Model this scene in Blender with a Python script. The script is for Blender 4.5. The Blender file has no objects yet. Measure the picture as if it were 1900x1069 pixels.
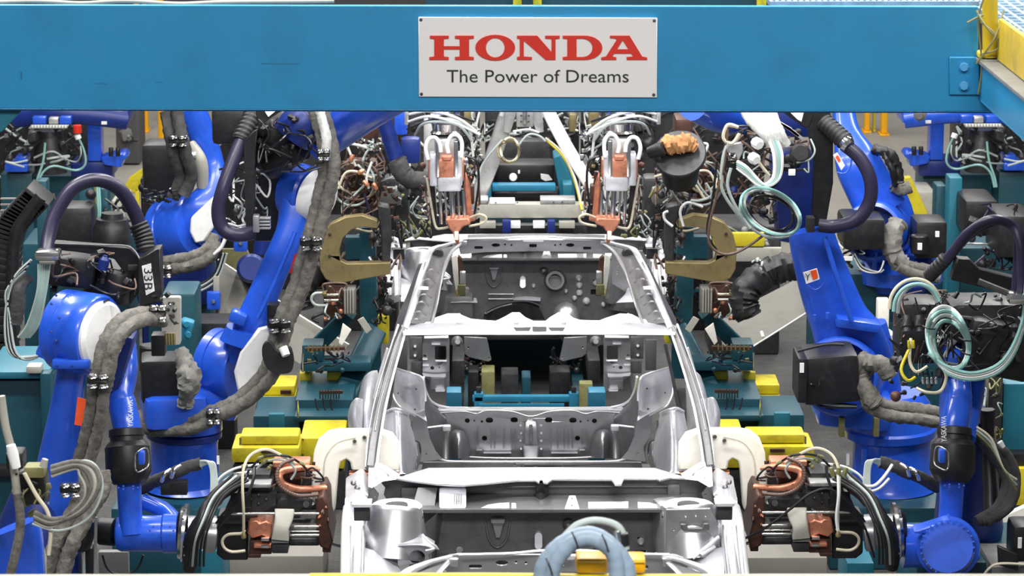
import bpy, bmesh, math, random
from mathutils import Vector as V, Matrix, Euler
from mathutils.geometry import tessellate_polygon
C = bpy.context.scene.collection
# ---------------------------------------------------------------- camera
F = 5755.0; CAM = V((-.2554, 0, 4.85)); TH = math.atan(1182.5 / F); YW = math.atan(50 / F)
cd = bpy.data.cameras.new('camera'); cam = bpy.data.objects.new('camera', cd); C.objects.link(cam)
cam.location = CAM; cam.rotation_euler = (math.pi/2 - TH, 0, -YW)
cd.sensor_width = 36; cd.lens = 36 * F / 1900; cd.clip_start = .5; cd.clip_end = 200
cd.dof.use_dof = True; cd.dof.focus_distance = 15.0; cd.dof.aperture_fstop = 9.0
bpy.context.scene.camera = cam
RM = Euler((math.pi/2 - TH, 0, -YW)).to_matrix()
MIR = [1]; DH = [lambda d: d]
def P(x, y, d):
    d = DH[0](d)
    # world point seen at picture position x, y that stands d metres down the hall
    r = RM @ V(((x - 950) / F, (534.5 - y) / F, -1)); p = CAM + r * (d / r.y)
    return V((p.x * MIR[0], p.y, p.z))
def G(x, y, z):
    # world point seen at x, y at height z
    r = RM @ V(((x - 950) / F, (534.5 - y) / F, -1)); p = CAM + r * ((z - CAM.z) / r.z)
    return V((p.x * MIR[0], p.y, p.z))
def asw(p): return p if isinstance(p, V) else P(*p)
class mirrored:
    def __enter__(s): MIR[0] = -1
    def __exit__(s, *a): MIR[0] = 1
# ---------------------------------------------------------------- materials
MATS = {}
def s2l(c): return tuple(((v/255) / 12.92 if v/255 <= .04045 else (((v/255) + .055) / 1.055) ** 2.4) for v in c)
def mat(name, rgb, rough=.5, metal=0., var=.15, scale=6., bump=.0, bscale=40., dirt=None, damt=0., coat=0., emit=0.):
    m = bpy.data.materials.new(name); m.use_nodes = True; nt = m.node_tree; n = nt.nodes; l = nt.links
    b = n['Principled BSDF']; c = s2l(rgb)
    tc = n.new('ShaderNodeTexCoord'); nz = n.new('ShaderNodeTexNoise'); nz.inputs['Scale'].default_value = scale
    nz.inputs['Detail'].default_value = 5; l.new(tc.outputs['Object'], nz.inputs['Vector'])
    cr = n.new('ShaderNodeValToRGB'); cr.color_ramp.elements[0].position = .3; cr.color_ramp.elements[1].position = .7
    cr.color_ramp.elements[0].color = tuple(v * (1 - var) for v in c) + (1,)
    cr.color_ramp.elements[1].color = tuple(min(1, v * (1 + var)) for v in c) + (1,)
    l.new(nz.outputs['Fac'], cr.inputs['Fac']); out = cr.outputs['Color']
    if dirt:
        n2 = n.new('ShaderNodeTexNoise'); n2.inputs['Scale'].default_value = scale * 2.3; n2.inputs['Detail'].default_value = 8
        n2.inputs['Roughness'].default_value = .7; l.new(tc.outputs['Object'], n2.inputs['Vector'])
        r2 = n.new('ShaderNodeValToRGB'); r2.color_ramp.elements[0].position = .5; r2.color_ramp.elements[1].position = .68
        r2.color_ramp.elements[0].color = (0, 0, 0, 1); r2.color_ramp.elements[1].color = (damt, damt, damt, 1)
        l.new(n2.outputs['Fac'], r2.inputs['Fac'])
        mx = n.new('ShaderNodeMix'); mx.data_type = 'RGBA'; l.new(r2.outputs['Color'], mx.inputs['Factor'])
        l.new(out, mx.inputs['A']); mx.inputs['B'].default_value = s2l(dirt) + (1,); out = mx.outputs['Result']
    l.new(out, b.inputs['Base Color'])
    b.inputs['Roughness'].default_value = rough; b.inputs['Metallic'].default_value = metal
    if coat: b.inputs['Coat Weight'].default_value = coat; b.inputs['Coat Roughness'].default_value = .12
    if emit: l.new(out, b.inputs['Emission Color']); b.inputs['Emission Strength'].default_value = emit
    if bump:
        n3 = n.new('ShaderNodeTexNoise'); n3.inputs['Scale'].default_value = bscale; n3.inputs['Detail'].default_value = 4
        l.new(tc.outputs['Object'], n3.inputs['Vector'])
        bp = n.new('ShaderNodeBump'); bp.inputs['Strength'].default_value = bump; bp.inputs['Distance'].default_value = .01
        l.new(n3.outputs['Fac'], bp.inputs['Height']); l.new(bp.outputs['Normal'], b.inputs['Normal'])
    MATS[name] = m; return m
mat('beam_paint', (30, 132, 182), .42, 0, .06, 1.3, .03, 30, (40, 90, 120), .25)
mat('blue', (34, 86, 208), .3, 0, .1, 4, .05, 14, (26, 48, 130), .4, .4)
mat('navy', (20, 42, 116), .4, 0, .15, 5, .03, 30, (20, 24, 50), .4)
mat('teal', (18, 70, 84), .45, 0, .15, 3, .04, 30, (20, 50, 58), .4)
mat('teal_light', (28, 104, 124), .45, 0, .12, 3, .04, 30, (30, 80, 90), .3)
mat('cyan', (34, 120, 152), .45, 0, .12, 3, .03, 30, (30, 80, 90), .3)
mat('yellow', (202, 186, 34), .45, 0, .12, 4, .04, 30, (120, 105, 30), .5)
mat('orange_yellow', (236, 172, 10), .4, 0, .1, 3, .02, 30, (150, 100, 20), .3)
mat('steel', (184, 184, 188), .34, .82, .10, 5, .10, 9, (150, 150, 152), .4)
mat('steel_lit', (244, 244, 250), .32, .62, .06, 5, .08, 8, (190, 190, 196), .3)  # lit copy of the car steel, brightness put into the colour
mat('steel_shade', (112, 112, 114), .42, .5, .14, 5, .05, 12, (80, 76, 74), .5)  # shaded copy of the same car steel, darkness put into the colour
mat('alu', (205, 205, 205), .36, .75, .1, 8, .03, 40, (130, 128, 120), .4)
mat('chrome', (232, 230, 226), .18, 1., .05, 8)
mat('black', (24, 24, 27), .42, 0, .3, 9, .05, 50, (58, 56, 54), .35)
mat('rubber', (34, 33, 36), .5, 0, .2, 9, .03, 50)
mat('conduit', (44, 40, 66), .36, 0, .15, 6)
mat('sleeve', (106, 103, 98), .85, 0, .35, 14, 1.0, 26, (62, 58, 54), .7)
mat('sleeve_dark', (60, 60, 60), .85, 0, .3, 14, .7, 22, (40, 38, 38), .6)
mat('silversleeve', (226, 226, 222), .5, .25, .1, 10, .6, 26, (170, 170, 168), .4)
mat('copper', (226, 150, 120), .4, .7, .14, 12, .05, 40, (120, 70, 52), .55)
mat('copper_dark', (84, 56, 48), .48, .5, .25, 12, .08, 40, (50, 34, 32), .6)
mat('bronze', (146, 132, 92), .42, .55, .16, 5, .04, 30, (92, 82, 56), .5)
mat('cream', (250, 247, 236), .5, 0, .03, 4, 0, 40, (214, 196, 160), .3)
mat('white', (236, 236, 236), .5, 0, .03, 6, 0, 40, (170, 168, 165), .25)
mat('sign_white', (222, 220, 219), .5, 0, .01, 2)
mat('red', (206, 44, 30), .4, 0, .04, 6)
mat('orange', (230, 84, 36), .5, 0, .1, 20)
mat('ink', (30, 32, 36), .5, 0, .02, 6)
mat('grey', (120, 120, 118), .5, .1, .15, 6, .03, 30, (80, 78, 74), .4)
mat('grey_light', (168, 166, 156), .5, .1, .1, 4, .03, 30, (120, 118, 110), .3)
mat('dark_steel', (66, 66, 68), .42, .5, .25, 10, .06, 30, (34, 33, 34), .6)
mat('hose_grey', (168, 178, 176), .4, 0, .1, 10, 0, 30)
mat('hose_cream', (206, 198, 176), .4, 0, .12, 10)
mat('hose_white', (226, 228, 226), .35, 0, .06, 10)
mat('hose_teal', (138, 184, 180), .35, 0, .1, 10)
mat('hose_black', (30, 30, 34), .35, 0, .1, 10)
mat('hose_rust', (100, 78, 68), .45, .1, .25, 14)
mat('hose_blue', (138, 156, 174), .5, 0, .1, 10)
mat('khaki', (124, 122, 78), .55, 0, .15, 8, .03, 30, (80, 78, 50), .5)
mat('tan', (188, 136, 88), .8, 0, .3, 14, .6, 20, (120, 80, 48), .6)
mat('cloth_grey', (132, 130, 126), .85, 0, .25, 10, .8, 16, (110, 108, 104), .5)
mat('grate', (150, 178, 205), .5, .4, .15, 10, .2, 60)
mat('slab', (140, 136, 128), .6, 0, .1, 1.2, .05, 20, (120, 116, 108), .4)
mat('scuff', (26, 104, 146), .5, 0, .1, 30)
mat('yellow_dull', (196, 166, 22), .5, 0, .12, 3, .03, 30, (120, 100, 30), .5)
mat('chute', (104, 102, 95), .5, .1, .1, 4, .03, 30, (80, 78, 72), .4)
mat('wall', (72, 72, 74), .8, 0, .1, 1, .05, 10)
# ---------------------------------------------------------------- objects
def tag(o, label=None, cat=None, group=None, kind=None):
    if label: o['label'] = label
    if cat: o['category'] = cat
    if group: o['group'] = group
    if kind: o['kind'] = kind
    return o
def thing(name, label, cat, base, group=None):
    o = bpy.data.objects.new(name, None); C.objects.link(o); o.location = asw(base); o.empty_display_size = .1
    return tag(o, label, cat, group)
def root(o):
    while o.parent: o = o.parent
    return o
def mk(name, bm, m, parent=None, ang=35, label=None, bev=0, flat=False):
    bmesh.ops.recalc_face_normals(bm, faces=bm.faces)
    me = bpy.data.meshes.new(name)
    if parent is None:
        xs = [v.co for v in bm.verts]; b = V(((min(v.x for v in xs)+max(v.x for v in xs))/2, (min(v.y for v in xs)+max(v.y for v in xs))/2, min(v.z for v in xs)))
    else: b = root(parent).location.copy()
    for v in bm.verts: v.co -= b
    bm.to_mesh(me); bm.free()
    if not flat:
        me.shade_smooth(); me.set_sharp_from_angle(angle=math.radians(ang))
    me.materials.append(MATS[m]); o = bpy.data.objects.new(name, me); C.objects.link(o)
    if parent is None: o.location = b
    else: o.parent = parent
    if label: o['label'] = label
    if bev:
        md = o.modifiers.new('bevel', 'BEVEL'); md.width = bev; md.segments = 2; md.limit_method = 'ANGLE'; md.angle_limit = math.radians(40)
        md.harden_normals = False
    return o
def cr(pts, n, closed=False):
    # Catmull-Rom through a list of tuples
    if len(pts) == 2 and not closed: return [tuple(a + (b-a)*i/1 for a, b in zip(*pts)) for i in (0, 1)]
    out = []; N = len(pts); m = N if closed else N - 1
    for i in range(m):
        if closed: p = [pts[(i+k-1) % N] for k in range(4)]
        else: p = [pts[max(0, i-1)], pts[i], pts[i+1], pts[min(N-1, i+2)]]
        for k in range(n):
            t = k / n
            out.append(tuple(.5*((2*b) + (-a+c)*t + (2*a-5*b+4*c-d)*t*t + (-a+3*b-3*c+d)*t**3) for a, b, c, d in zip(*p)))
    if not closed: out.append(tuple(pts[-1]))
    return out
def frames(ps):
    n = len(ps); T = []
    for i in range(n):
        t = ps[min(n-1, i+1)] - ps[max(0, i-1)]
        T.append(t.normalized() if t.length > 1e-9 else V((0, 0, 1)))
    up = V((0, 1, 0)) if abs(T[0].y) < .9 else V((0, 0, 1))
    U = (up - T[0]*up.dot(T[0])).normalized(); out = []
    for i in range(n):
        U = (U - T[i]*U.dot(T[i])); U = U.normalized() if U.length > 1e-6 else out[-1][1]
        out.append((T[i], U, T[i].cross(U)))
    return out
def ringmesh(bm, rings, closed=False):
    vs = [[bm.verts.new(p) for p in r] for r in rings]; n = len(vs[0])
    for i in range(len(vs) - (0 if closed else 1)):
        a, b = vs[i], vs[(i+1) % len(vs)]
        for k in range(n): bm.faces.new((a[k], a[(k+1) % n], b[(k+1) % n], b[k]))
    if not closed: bm.faces.new(vs[0][::-1]); bm.faces.new(vs[-1])
def Tb(bm, pts, r, n=6, seg=8, closed=False, rib=0, ribn=0, wr=0, seed=1):
    # tube along (x,y,d[,r]) points; r in picture px at that distance
    q = [tuple(asw(p[:3] if not isinstance(p, V) else p)) + ((p[3] if (not isinstance(p, V) and len(p) > 3) else r) * ((p[2] if not isinstance(p, V) else p.y) / F),) for p in pts]
    c = cr(q, n, closed)
    ps = [V(a[:3]) for a in c]; rr = [a[3] for a in c]
    if closed: ps.append(ps[0]); rr.append(rr[0])
    if ribn:
        L = [0]
        for i in range(1, len(ps)): L.append(L[-1] + (ps[i]-ps[i-1]).length)
        np_, nr = [], []; N = ribn * 4; j = 0
        for i in range(N + 1):
            s = L[-1] * i / N
            while j < len(L) - 2 and L[j+1] < s: j += 1
            t = (s - L[j]) / max(1e-9, L[j+1]-L[j]); np_.append(ps[j].lerp(ps[j+1], t))
            nr.append((rr[j]*(1-t) + rr[j+1]*t) * (1 + (rib if i % 4 in (1, 2) else 0)))
        ps, rr = np_, nr
    fr = frames(ps); rings = []; rnd = random.Random(seed)
    for i, p in enumerate(ps):
        T, U, W = fr[i]; ph = [rnd.uniform(-wr, wr) for _ in range(seg)] if wr else [0]*seg
        rings.append([p + (U*math.cos(2*math.pi*k/seg) + W*math.sin(2*math.pi*k/seg)) * rr[i] * (1 + ph[k]) for k in range(seg)])
    ringmesh(bm, rings)
def T(par, name, m, pts, r, n=6, seg=8, closed=False, label=None, **k):
    bm = bmesh.new(); Tb(bm, pts, r, n, seg, closed, **k); return mk(name, bm, m, par, 50, label)
def SW(par, name, m, pts, n=5, seg=16, e=3.0, up=None, label=None, flat=False):
    # superellipse sweep; pts (x,y,d,width px,depth px): width across the view, depth along it
    q = [tuple(P(*p[:3])) + (p[3]*p[2]/F, p[4]*p[2]/F) for p in pts]
    c = cr(q, n); ps = [V(a[:3]) for a in c]; rings = []
    for i, p in enumerate(ps):
        t = (ps[min(len(ps)-1, i+1)] - ps[max(0, i-1)]).normalized()
        D = V(up) if up else V((0, 1, 0)); D = (D - t*D.dot(t)).normalized(); W = t.cross(D)
        r = []
        for k in range(seg):
            a = 2*math.pi*(k+.5)/seg; ca, sa = math.cos(a), math.sin(a)
            r.append(p + W*(math.copysign(abs(ca)**(2/e), ca)*c[i][3]/2) + D*(math.copysign(abs(sa)**(2/e), sa)*c[i][4]/2))
        rings.append(r)
    bm = bmesh.new(); ringmesh(bm, rings); return mk(name, bm, m, par, 42, label)
def L(par, name, m, p0, p1, prof, seg=24, px=True, label=None, ang=35):
    # lathe between two points; profile (fraction, radius px)
    a, b = asw(p0), asw(p1); d = (a.y + b.y)/2; s = d/F if px else 1; ax = b - a
    t = ax.normalized(); u = V((0, 0, 1)) if abs(t.z) < .9 else V((1, 0, 0)); u = (u - t*u.dot(t)).normalized(); w = t.cross(u)
    bm = bmesh.new(); rings = [[a + ax*f + (u*math.cos(2*math.pi*k/seg) + w*math.sin(2*math.pi*k/seg))*max(r*s, 1e-4) for k in range(seg)] for f, r in prof]
    ringmesh(bm, rings); return mk(name, bm, m, par, ang, label)
def cap(r, b=.12): return [(0, r*.0+.1), (0, r*(1-b)), (b*.5, r), (1-b*.5, r), (1, r*(1-b)), (1, .1)]
def CY(par, name, m, p0, p1, r, seg=20, label=None, r2=None):
    r2 = r2 or r; return L(par, name, m, p0, p1, [(0, r*.9), (.04, r), (.96, r2), (1, r2*.9)], seg, label=label)
def BX(par, name, m, c, size, rot=(0, 0, 0), bev=.006, label=None):
    bm = bmesh.new(); bmesh.ops.create_cube(bm, size=1); M = Matrix.Translation(asw(c)) @ Euler(rot).to_matrix().to_4x4() @ Matrix.Diagonal(V(size).to_4d())
    if MIR[0] < 0 and rot != (0, 0, 0): M = Matrix.Translation(asw(c)) @ Euler((rot[0], -rot[1], -rot[2])).to_matrix().to_4x4() @ Matrix.Diagonal(V(size).to_4d())
    bmesh.ops.transform(bm, matrix=M, verts=bm.verts)
    if bev: bmesh.ops.bevel(bm, geom=bm.edges[:], offset=min(bev, min(size)*.3), segments=2, affect='EDGES', profile=.6)
    return mk(name, bm, m, par, 35, label)
def B(par, name, m, rc, d, th, bev=.006, label=None, rot=0):
    # box from picture rectangle x0,y0,x1,y1 whose front is d metres away
    x0, y0, x1, y1 = rc; cx, cy = (x0+x1)/2, (y0+y1)/2; s = d/F
    c = P(cx, cy, d); return BX(par, name, m, V((c.x, c.y + th/2, c.z)), (abs(x1-x0)*s, th, abs(y1-y0)*s*1.02), (0, math.radians(rot), 0), bev, label)
def PR(par, name, m, out, d, th=.02, holes=(), bev=0., ev=None, label=None, sm=False):
    # plate with an outline (and holes) given in picture px; d number or function(x,y)
    df = d if callable(d) else (lambda x, y: d)
    if sm: out = [p for p in cr(out, 3, True)]
    loops = [[P(x, y, df(x, y)) for x, y in lp] for lp in [out] + list(holes)]
    e = V(ev) if ev else V((0, th, 0)); e = V((e.x*MIR[0], e.y, e.z))
    flat = [[V((x, y, 0)) for x, y in lp] for lp in [out] + list(holes)]
    tris = tessellate_polygon(flat); bm = bmesh.new(); allp = [p for lp in loops for p in lp]
    f = [bm.verts.new(p) for p in allp]; b = [bm.verts.new(p + e) for p in allp]
    for t in tris:
        try: bm.faces.new([f[i] for i in t]); bm.faces.new([b[i] for i in reversed(t)])
        except ValueError: pass
    k = 0
    for lp in loops:
        n = len(lp)
        for i in range(n): bm.faces.new((f[k+i], f[k+(i+1) % n], b[k+(i+1) % n], b[k+i]))
        k += n
    if not callable(d): bmesh.ops.dissolve_limit(bm, angle_limit=.02, verts=bm.verts, edges=bm.edges)
    return mk(name, bm, m, par, 35, label, bev)
def EL(cx, cy, rx, ry, n=14, a0=0, rot=0):
    c, s = math.cos(rot), math.sin(rot); o = []
    for i in range(n):
        a = a0 + 2*math.pi*i/n; x, y = rx*math.cos(a), ry*math.sin(a); o.append((cx + x*c - y*s, cy + x*s + y*c))
    return o
def RC(x0, y0, x1, y1, r=3, n=3):
    o = []
    for cx, cy, a in ((x1-r, y0+r, -90), (x1-r, y1-r, 0), (x0+r, y1-r, 90), (x0+r, y0+r, 180)):
        for i in range(n+1): t = math.radians(a + 90*i/n); o.append((cx + r*math.cos(t), cy + r*math.sin(t)))
    return o
def LO(par, name, m, rows, nu=4, nv=4, th=.006, label=None):
    # smooth pressed sheet through a grid of (x,y,d)
    R = [[tuple(P(*p)) for p in r] for r in rows]; R = [cr(r, nu) for r in R]
    cols = [cr([r[i] for r in R], nv) for i in range(len(R[0]))]
    bm = bmesh.new(); g = [[bm.verts.new(p) for p in c] for c in cols]
    for i in range(len(g)-1):
        for j in range(len(g[0])-1): bm.faces.new((g[i][j], g[i+1][j], g[i+1][j+1], g[i][j+1]))
    bmesh.ops.solidify(bm, geom=bm.faces[:], thickness=th)
    return mk(name, bm, m, par, 60, label)
def TX(par, name, m, s, x0, y0, x1, y1, d, th=.002, rot=0, name_font=None):
    # flat lettering filling the picture rectangle, facing the camera
    cu = bpy.data.curves.new('t', 'FONT'); cu.body = s; cu.extrude = .01; cu.resolution_u = 4
    o = bpy.data.objects.new('t', cu); C.objects.link(o); dg = bpy.context.evaluated_depsgraph_get(); dg.update()
    me = o.evaluated_get(dg).to_mesh(); bm = bmesh.new(); bm.from_mesh(me); o.evaluated_get(dg).to_mesh_clear(); bpy.data.objects.remove(o)
    xs = [v.co.x for v in bm.verts]; ys = [v.co.y for v in bm.verts]; a, b, c_, e = min(xs), max(xs), min(ys), max(ys)
    for v in bm.verts:
        u, w = (v.co.x-a)/(b-a), (v.co.y-c_)/(e-c_)
        if rot == 90: u, w = 1-w, u          # reads bottom to top
        if rot == -90: u, w = w, 1-u         # reads top to bottom
        z = v.co.z; p = P(x0 + (x1-x0)*u, y1 + (y0-y1)*w, d); v.co = p + V((0, -th if z > 0 else 0, 0))
    return mk(name, bm, m, par, 30, flat=True)
def cable(par, m, pts, r, name='cable', **k): return T(par, name, m, pts, r, n=5, seg=6, **k)
def loop(par, m, cx, cy, rx, ry, d, r, name='hose', rot=0, n=12, dd=.05, seg=7):
    pts = [(x, y, d + dd*math.sin(i*2.1)) for i, (x, y) in enumerate(EL(cx, cy, rx, ry, n, rot=rot))]
    return T(par, name, m, pts, r, n=4, seg=seg, closed=True)
def junk(par, rc, d, n, seed, mats=('black', 'dark_steel'), cab=('hose_black',), dd=.3, smin=5, smax=14, cn=None):
    # fittings, valve blocks and short cables packed into a machine head
    R = random.Random(seed); x0, y0, x1, y1 = rc
    for i in range(n):
        x, y, e = R.uniform(x0, x1), R.uniform(y0, y1), d + R.uniform(0, dd); s = R.uniform(smin, smax); m = R.choice(mats); k = R.random()
        if k < .3:
            a = R.uniform(0, 6.28); q = (x + s*math.cos(a), y + s*math.sin(a)*.8, e + R.uniform(-.08, .08))
            L(par, 'fitting', m, (x, y, e), q, [(0, s*.3), (.1, s*.42), (.45, s*.42), (.5, s*.3), (.9, s*.3), (1, s*.22)], 10)
        elif k < .62:
            BX(par, 'valve_block', m, (x, y, e), tuple(R.uniform(.5, 1.5)*s*d/F for _ in range(3)), (R.uniform(-.5, .5), R.uniform(-.7, .7), R.uniform(-.6, .6)), .004)
        elif k < .75:
            L(par, 'motor_cap', m, (x, y, e), (x + R.uniform(-4, 4), y + R.uniform(-6, 2), e - s*1.1*d/F), [(0, s*.7), (.1, s*.8), (.7, s*.8), (.85, s*.6), (1, s*.3)], 14)
        else: pass
    for i in range(cn if cn is not None else n//2):
        x, y, e = R.uniform(x0, x1), R.uniform(y0, y1), d + R.uniform(-.1, dd*.5); w = (x1-x0)*.3; h = (y1-y0)*.3
        pts = [(x, y, e)]
        for j in range(3): pts.append((min(x1, max(x0, pts[-1][0] + R.uniform(-w, w))), min(y1, max(y0, pts[-1][1] + R.uniform(-h, h))), e + R.uniform(-.08, .08)))
        cable(par, R.choice(cab), pts, R.uniform(1.2, 2.4))

SUBS = {'hose_coupling': 'coupling_block', 'number_plate': 'number_plate_holder', 'number': 'number_plate_holder', 'label_symbol': 'warning_label', 'label_lettering': 'warning_label', 'disc_bolt': 'wrist_disc', 'motor_label': 'motor', 'cooling_fin': 'finned_block', 'window_frame': 'motor_collar', 'window_panel': 'motor_collar', 'collar_band': 'motor_collar', 'line_clip': 'throat_frame', 'water_line': 'throat_frame', 'plate_tooth': 'serrated_plate', 'screw': 'panel', 'mount_tab': 'lamp_mount', 'mount_lip': 'lamp_mount', 'stud': 'strut_tower', 'tower_hole': 'strut_tower', 'tower_ring': 'strut_tower', 'dimple': 'rail_cap', 'socket_lip': 'rail_socket', 'tub_hole': 'quarter_tub', 'tub_edge': 'quarter_tub', 'tub_flange': 'quarter_tub', 'panel_rib': 'back_panel', 'panel_step': 'back_panel', 'weld_nut': 'back_panel', 'channel_slot': 'centre_channel', 'rail_rib': 'rail_inner_panel', 'rail_hole': 'rail_inner_panel', 'stamped_line': 'identity_plate', 'clamp_pin': 'clamp_rail', 'foot_bolt': 'bolt_foot', 'mount_fin': 'conduit_mount', 'boot_ring': 'ribbed_boot', 'rating_plate': 'base', 'stop_block': 'turret_flange', 'flange_ring': 'tool_flange', 'flange_back': 'tool_flange', 'bus_clamp': 'copper_bus', 'copper_notch': 'copper_plate', 'slide_slot': 'slide_cover', 'cover_recess': 'slide_cover', 'clamp_lug': 'hose_clamp', 'cable_tie': 'hose', 'bolt': ('joint_housing', 'wrist_housing', 'tool_flange', 'gusset_plate', 'bolt_plate', 'mount_pad', 'centre_column', 'side_panel', 'joint_flange', 'wrist_arm', 'sensor_box', 'throat_frame', 'drive_box'), 'base_name': ''}
def nest(things):
    # hang the small pieces on the part they sit on
    base = lambda o: o.name.split('.')[0]
    cen = {}
    def c(o):
        if o.name not in cen:
            b = o.bound_box; cen[o.name] = sum((V(x) for x in b), V()) / 8
        return cen[o.name]
    for t in things:
        ch = [o for o in t.children if o.type == 'MESH']; by = {}
        for o in ch: by.setdefault(base(o), []).append(o)
        for o in ch:
            w = SUBS.get(base(o))
            if not w: continue
            cand = [q for n_ in ((w,) if isinstance(w, str) else w) for q in by.get(n_, [])]
            if cand: o.parent = min(cand, key=lambda q: (c(q) - c(o)).length)
# ---------------------------------------------------------------- setting
def struct(o): o['kind'] = 'structure'; return o
def wbox(name, m, lo, hi, par=None, bev=0, label=None):
    lo, hi = V(lo), V(hi); return BX(par, name, m, (lo+hi)/2, tuple(hi-lo), (0, 0, 0), bev, label)
mt = MATS['slab']; nt = mt.node_tree
struct(wbox('floor', 'slab', (-12, 6, -.1), (12, 38, 0)))
struct(wbox('wall_back', 'wall', (-12, 38, 0), (12, 38.2, 8)))
struct(wbox('wall_left', 'wall', (-12.2, 6, 0), (-12, 38, 8)))
struct(wbox('wall_right', 'wall', (12, 6, 0), (12.2, 38, 8)))
# dark anti-slip deck laid between the line and the machines: planks with a grid
def deck_mat():
    m = bpy.data.materials.new('deck'); m.use_nodes = True; n = m.node_tree.nodes; l = m.node_tree.links; b = n['Principled BSDF']
    tc = n.new('ShaderNodeTexCoord'); br = n.new('ShaderNodeTexBrick'); br.inputs['Scale'].default_value = 9; br.inputs['Mortar Size'].default_value = .012
    br.inputs['Color1'].default_value = (.075, .073, .072, 1); br.inputs['Color2'].default_value = (.05, .049, .048, 1); br.inputs['Mortar'].default_value = (.015, .015, .015, 1)
    l.new(tc.outputs['Object'], br.inputs['Vector']); nz = n.new('ShaderNodeTexNoise'); nz.inputs['Scale'].default_value = 3.5; nz.inputs['Detail'].default_value = 8
    l.new(tc.outputs['Object'], nz.inputs['Vector']); mx = n.new('ShaderNodeMix'); mx.data_type = 'RGBA'; mx.blend_type = 'MULTIPLY'; mx.inputs['Factor'].default_value = .8
    l.new(br.outputs['Color'], mx.inputs['A']); r = n.new('ShaderNodeValToRGB'); r.color_ramp.elements[0].color = (.35, .35, .35, 1); r.color_ramp.elements[1].color = (1.5, 1.5, 1.5, 1)
    l.new(nz.outputs['Fac'], r.inputs['Fac']); l.new(r.outputs['Color'], mx.inputs['B']); l.new(mx.outputs['Result'], b.inputs['Base Color']); b.inputs['Roughness'].default_value = .6
    bp = n.new('ShaderNodeBump'); bp.inputs['Strength'].default_value = .3; l.new(br.outputs['Fac'], bp.inputs['Height']); l.new(bp.outputs['Normal'], b.inputs['Normal']); MATS['deck'] = m
deck_mat()
tag(wbox('floor_deck', 'deck', (-9, 8, 0), (9, 24.5, .012)), kind='structure')
for sgn in (-1, 1):
    pass
# yellow posts against the back wall
for i, (x, w, d, m) in enumerate([(258, 9, 31.5, 'orange_yellow'), (272, 6, 31.6, 'orange_yellow'), (300, 14, 30.0, 'orange_yellow'), (1609, 10, 31.5, 'orange_yellow'), (1622, 4, 31.6, 'yellow'), (1641, 12, 31.3, 'orange_yellow')]):
    o = wbox('guard_post', m, (G(x, 250, 1).x - w*d/F/2, d, 0), (G(x, 250, 1).x + w*d/F/2, d + .12, 4.4), bev=.02)
    for sg in (0,):
        c = G(x, 250, 1).x; s = w*d/F/2
        pts = [V((P(x, 250, d).x - s, d, 0)), V((P(x, 250, d).x + s, d + .12, 4.4))]
    bx = P(x, 250, d).x; bpy.data.objects.remove(o)
    r = thing('guard_post', ['slim yellow guard post furthest from the line, left of the hall', 'narrow yellow guard post between two wider ones at left', 'wide yellow guard post nearest the grey sleeve hose at left', 'wide yellow guard post beside the blue arm at right', 'thin bright yellow guard post in the middle of the right trio', 'outermost broad yellow guard post of the right trio'][i], 'post', V((bx, d, 0)), 'yellow guard posts at the far end of the hall')
    wbox('upright', m, (bx - s, d, .02), (bx + s, d + .12, 4.4), r, .02); wbox('base_plate', m, (bx - s*1.5, d - .05, 0), (bx + s*1.5, d + .2, .02), r, .005)
# ---------------------------------------------------------------- blue gantry beam with the sign
D0 = 12.0
bt = thing('gantry_beam', 'wide bright blue gantry beam spanning the top of the hall', 'beam', P(950, 205, D0))
bm_out = [(-60, 9), (1815, 12), (1815, 108), (1850, 108), (1850, 207), (950, 205), (-60, 202)]
PR(bt, 'web_plate', 'beam_paint', bm_out, D0, .03, bev=.004)
PR(bt, 'bottom_flange', 'beam_paint', [(-60, 202), (950, 205), (1850, 207), (1850, 210), (950, 208), (-60, 205)], D0 + .03, .22)
PR(bt, 'gusset', 'teal_light', [(-40, 203), (42, 203), (5, 244), (-40, 262)], 12.06, .05, bev=.004)
PR(bt, 'bolt_plate', 'beam_paint', [(1762, 106), (1817, 106), (1817, 176), (1762, 176)], D0 - .02, .02, bev=.003)
for y in (125, 160): L(bt, 'bolt', 'beam_paint', (1789, y, D0 - .02), (1789, y, D0 - .05), [(0, 9.5), (.2, 9.5), (.21, 8), (1, 7.5)], 8)
for x0, y0, x1, y1 in ((176, 154, 200, 156), (288, 152, 304, 153.4), (484, 117, 556, 119), (38, 132, 41, 148)):
    PR(bt, 'scuff_mark', 'scuff', [(x0, y0), (x1, y0 + .6), (x1, y1), (x0, y1)], D0 - .001, .002)
T(bt, 'hose_run', 'grey_light', [(-60, 6, 12.2), (60, 2, 12.3), (150, 6, 12.3), (235, 2, 12.3), (330, 7, 12.3), (420, 4, 12.3), (620, 2, 12.3)], 4)
sg = thing('sign_board', 'white sign board with red and black lettering screwed to the blue beam', 'sign', P(998, 181, D0 - .02))
PR(sg, 'panel', 'sign_white', [(776.4, 32), (1219.6, 33.5), (1219.2, 181), (777, 179.5)], D0 - .012, .012, bev=.002)
for x, y in ((781, 36.5), (1214, 38.3), (782, 174.6), (1213, 176)): L(sg, 'screw', 'ink', (x, y, D0 - .012), (x, y, D0 - .018), [(0, 3), (.6, 3), (1, 2)], 12)
q = lambda pts: [(640 + a/2.969, b/2.969) for a, b in pts]
def arc(cx, cy, rx, ry, a0, a1, n=14): return [(cx + rx*math.cos(math.radians(a0 + (a1-a0)*i/n)), cy + ry*math.sin(math.radians(a0 + (a1-a0)*i/n))) for i in range(n+1)]
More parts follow.
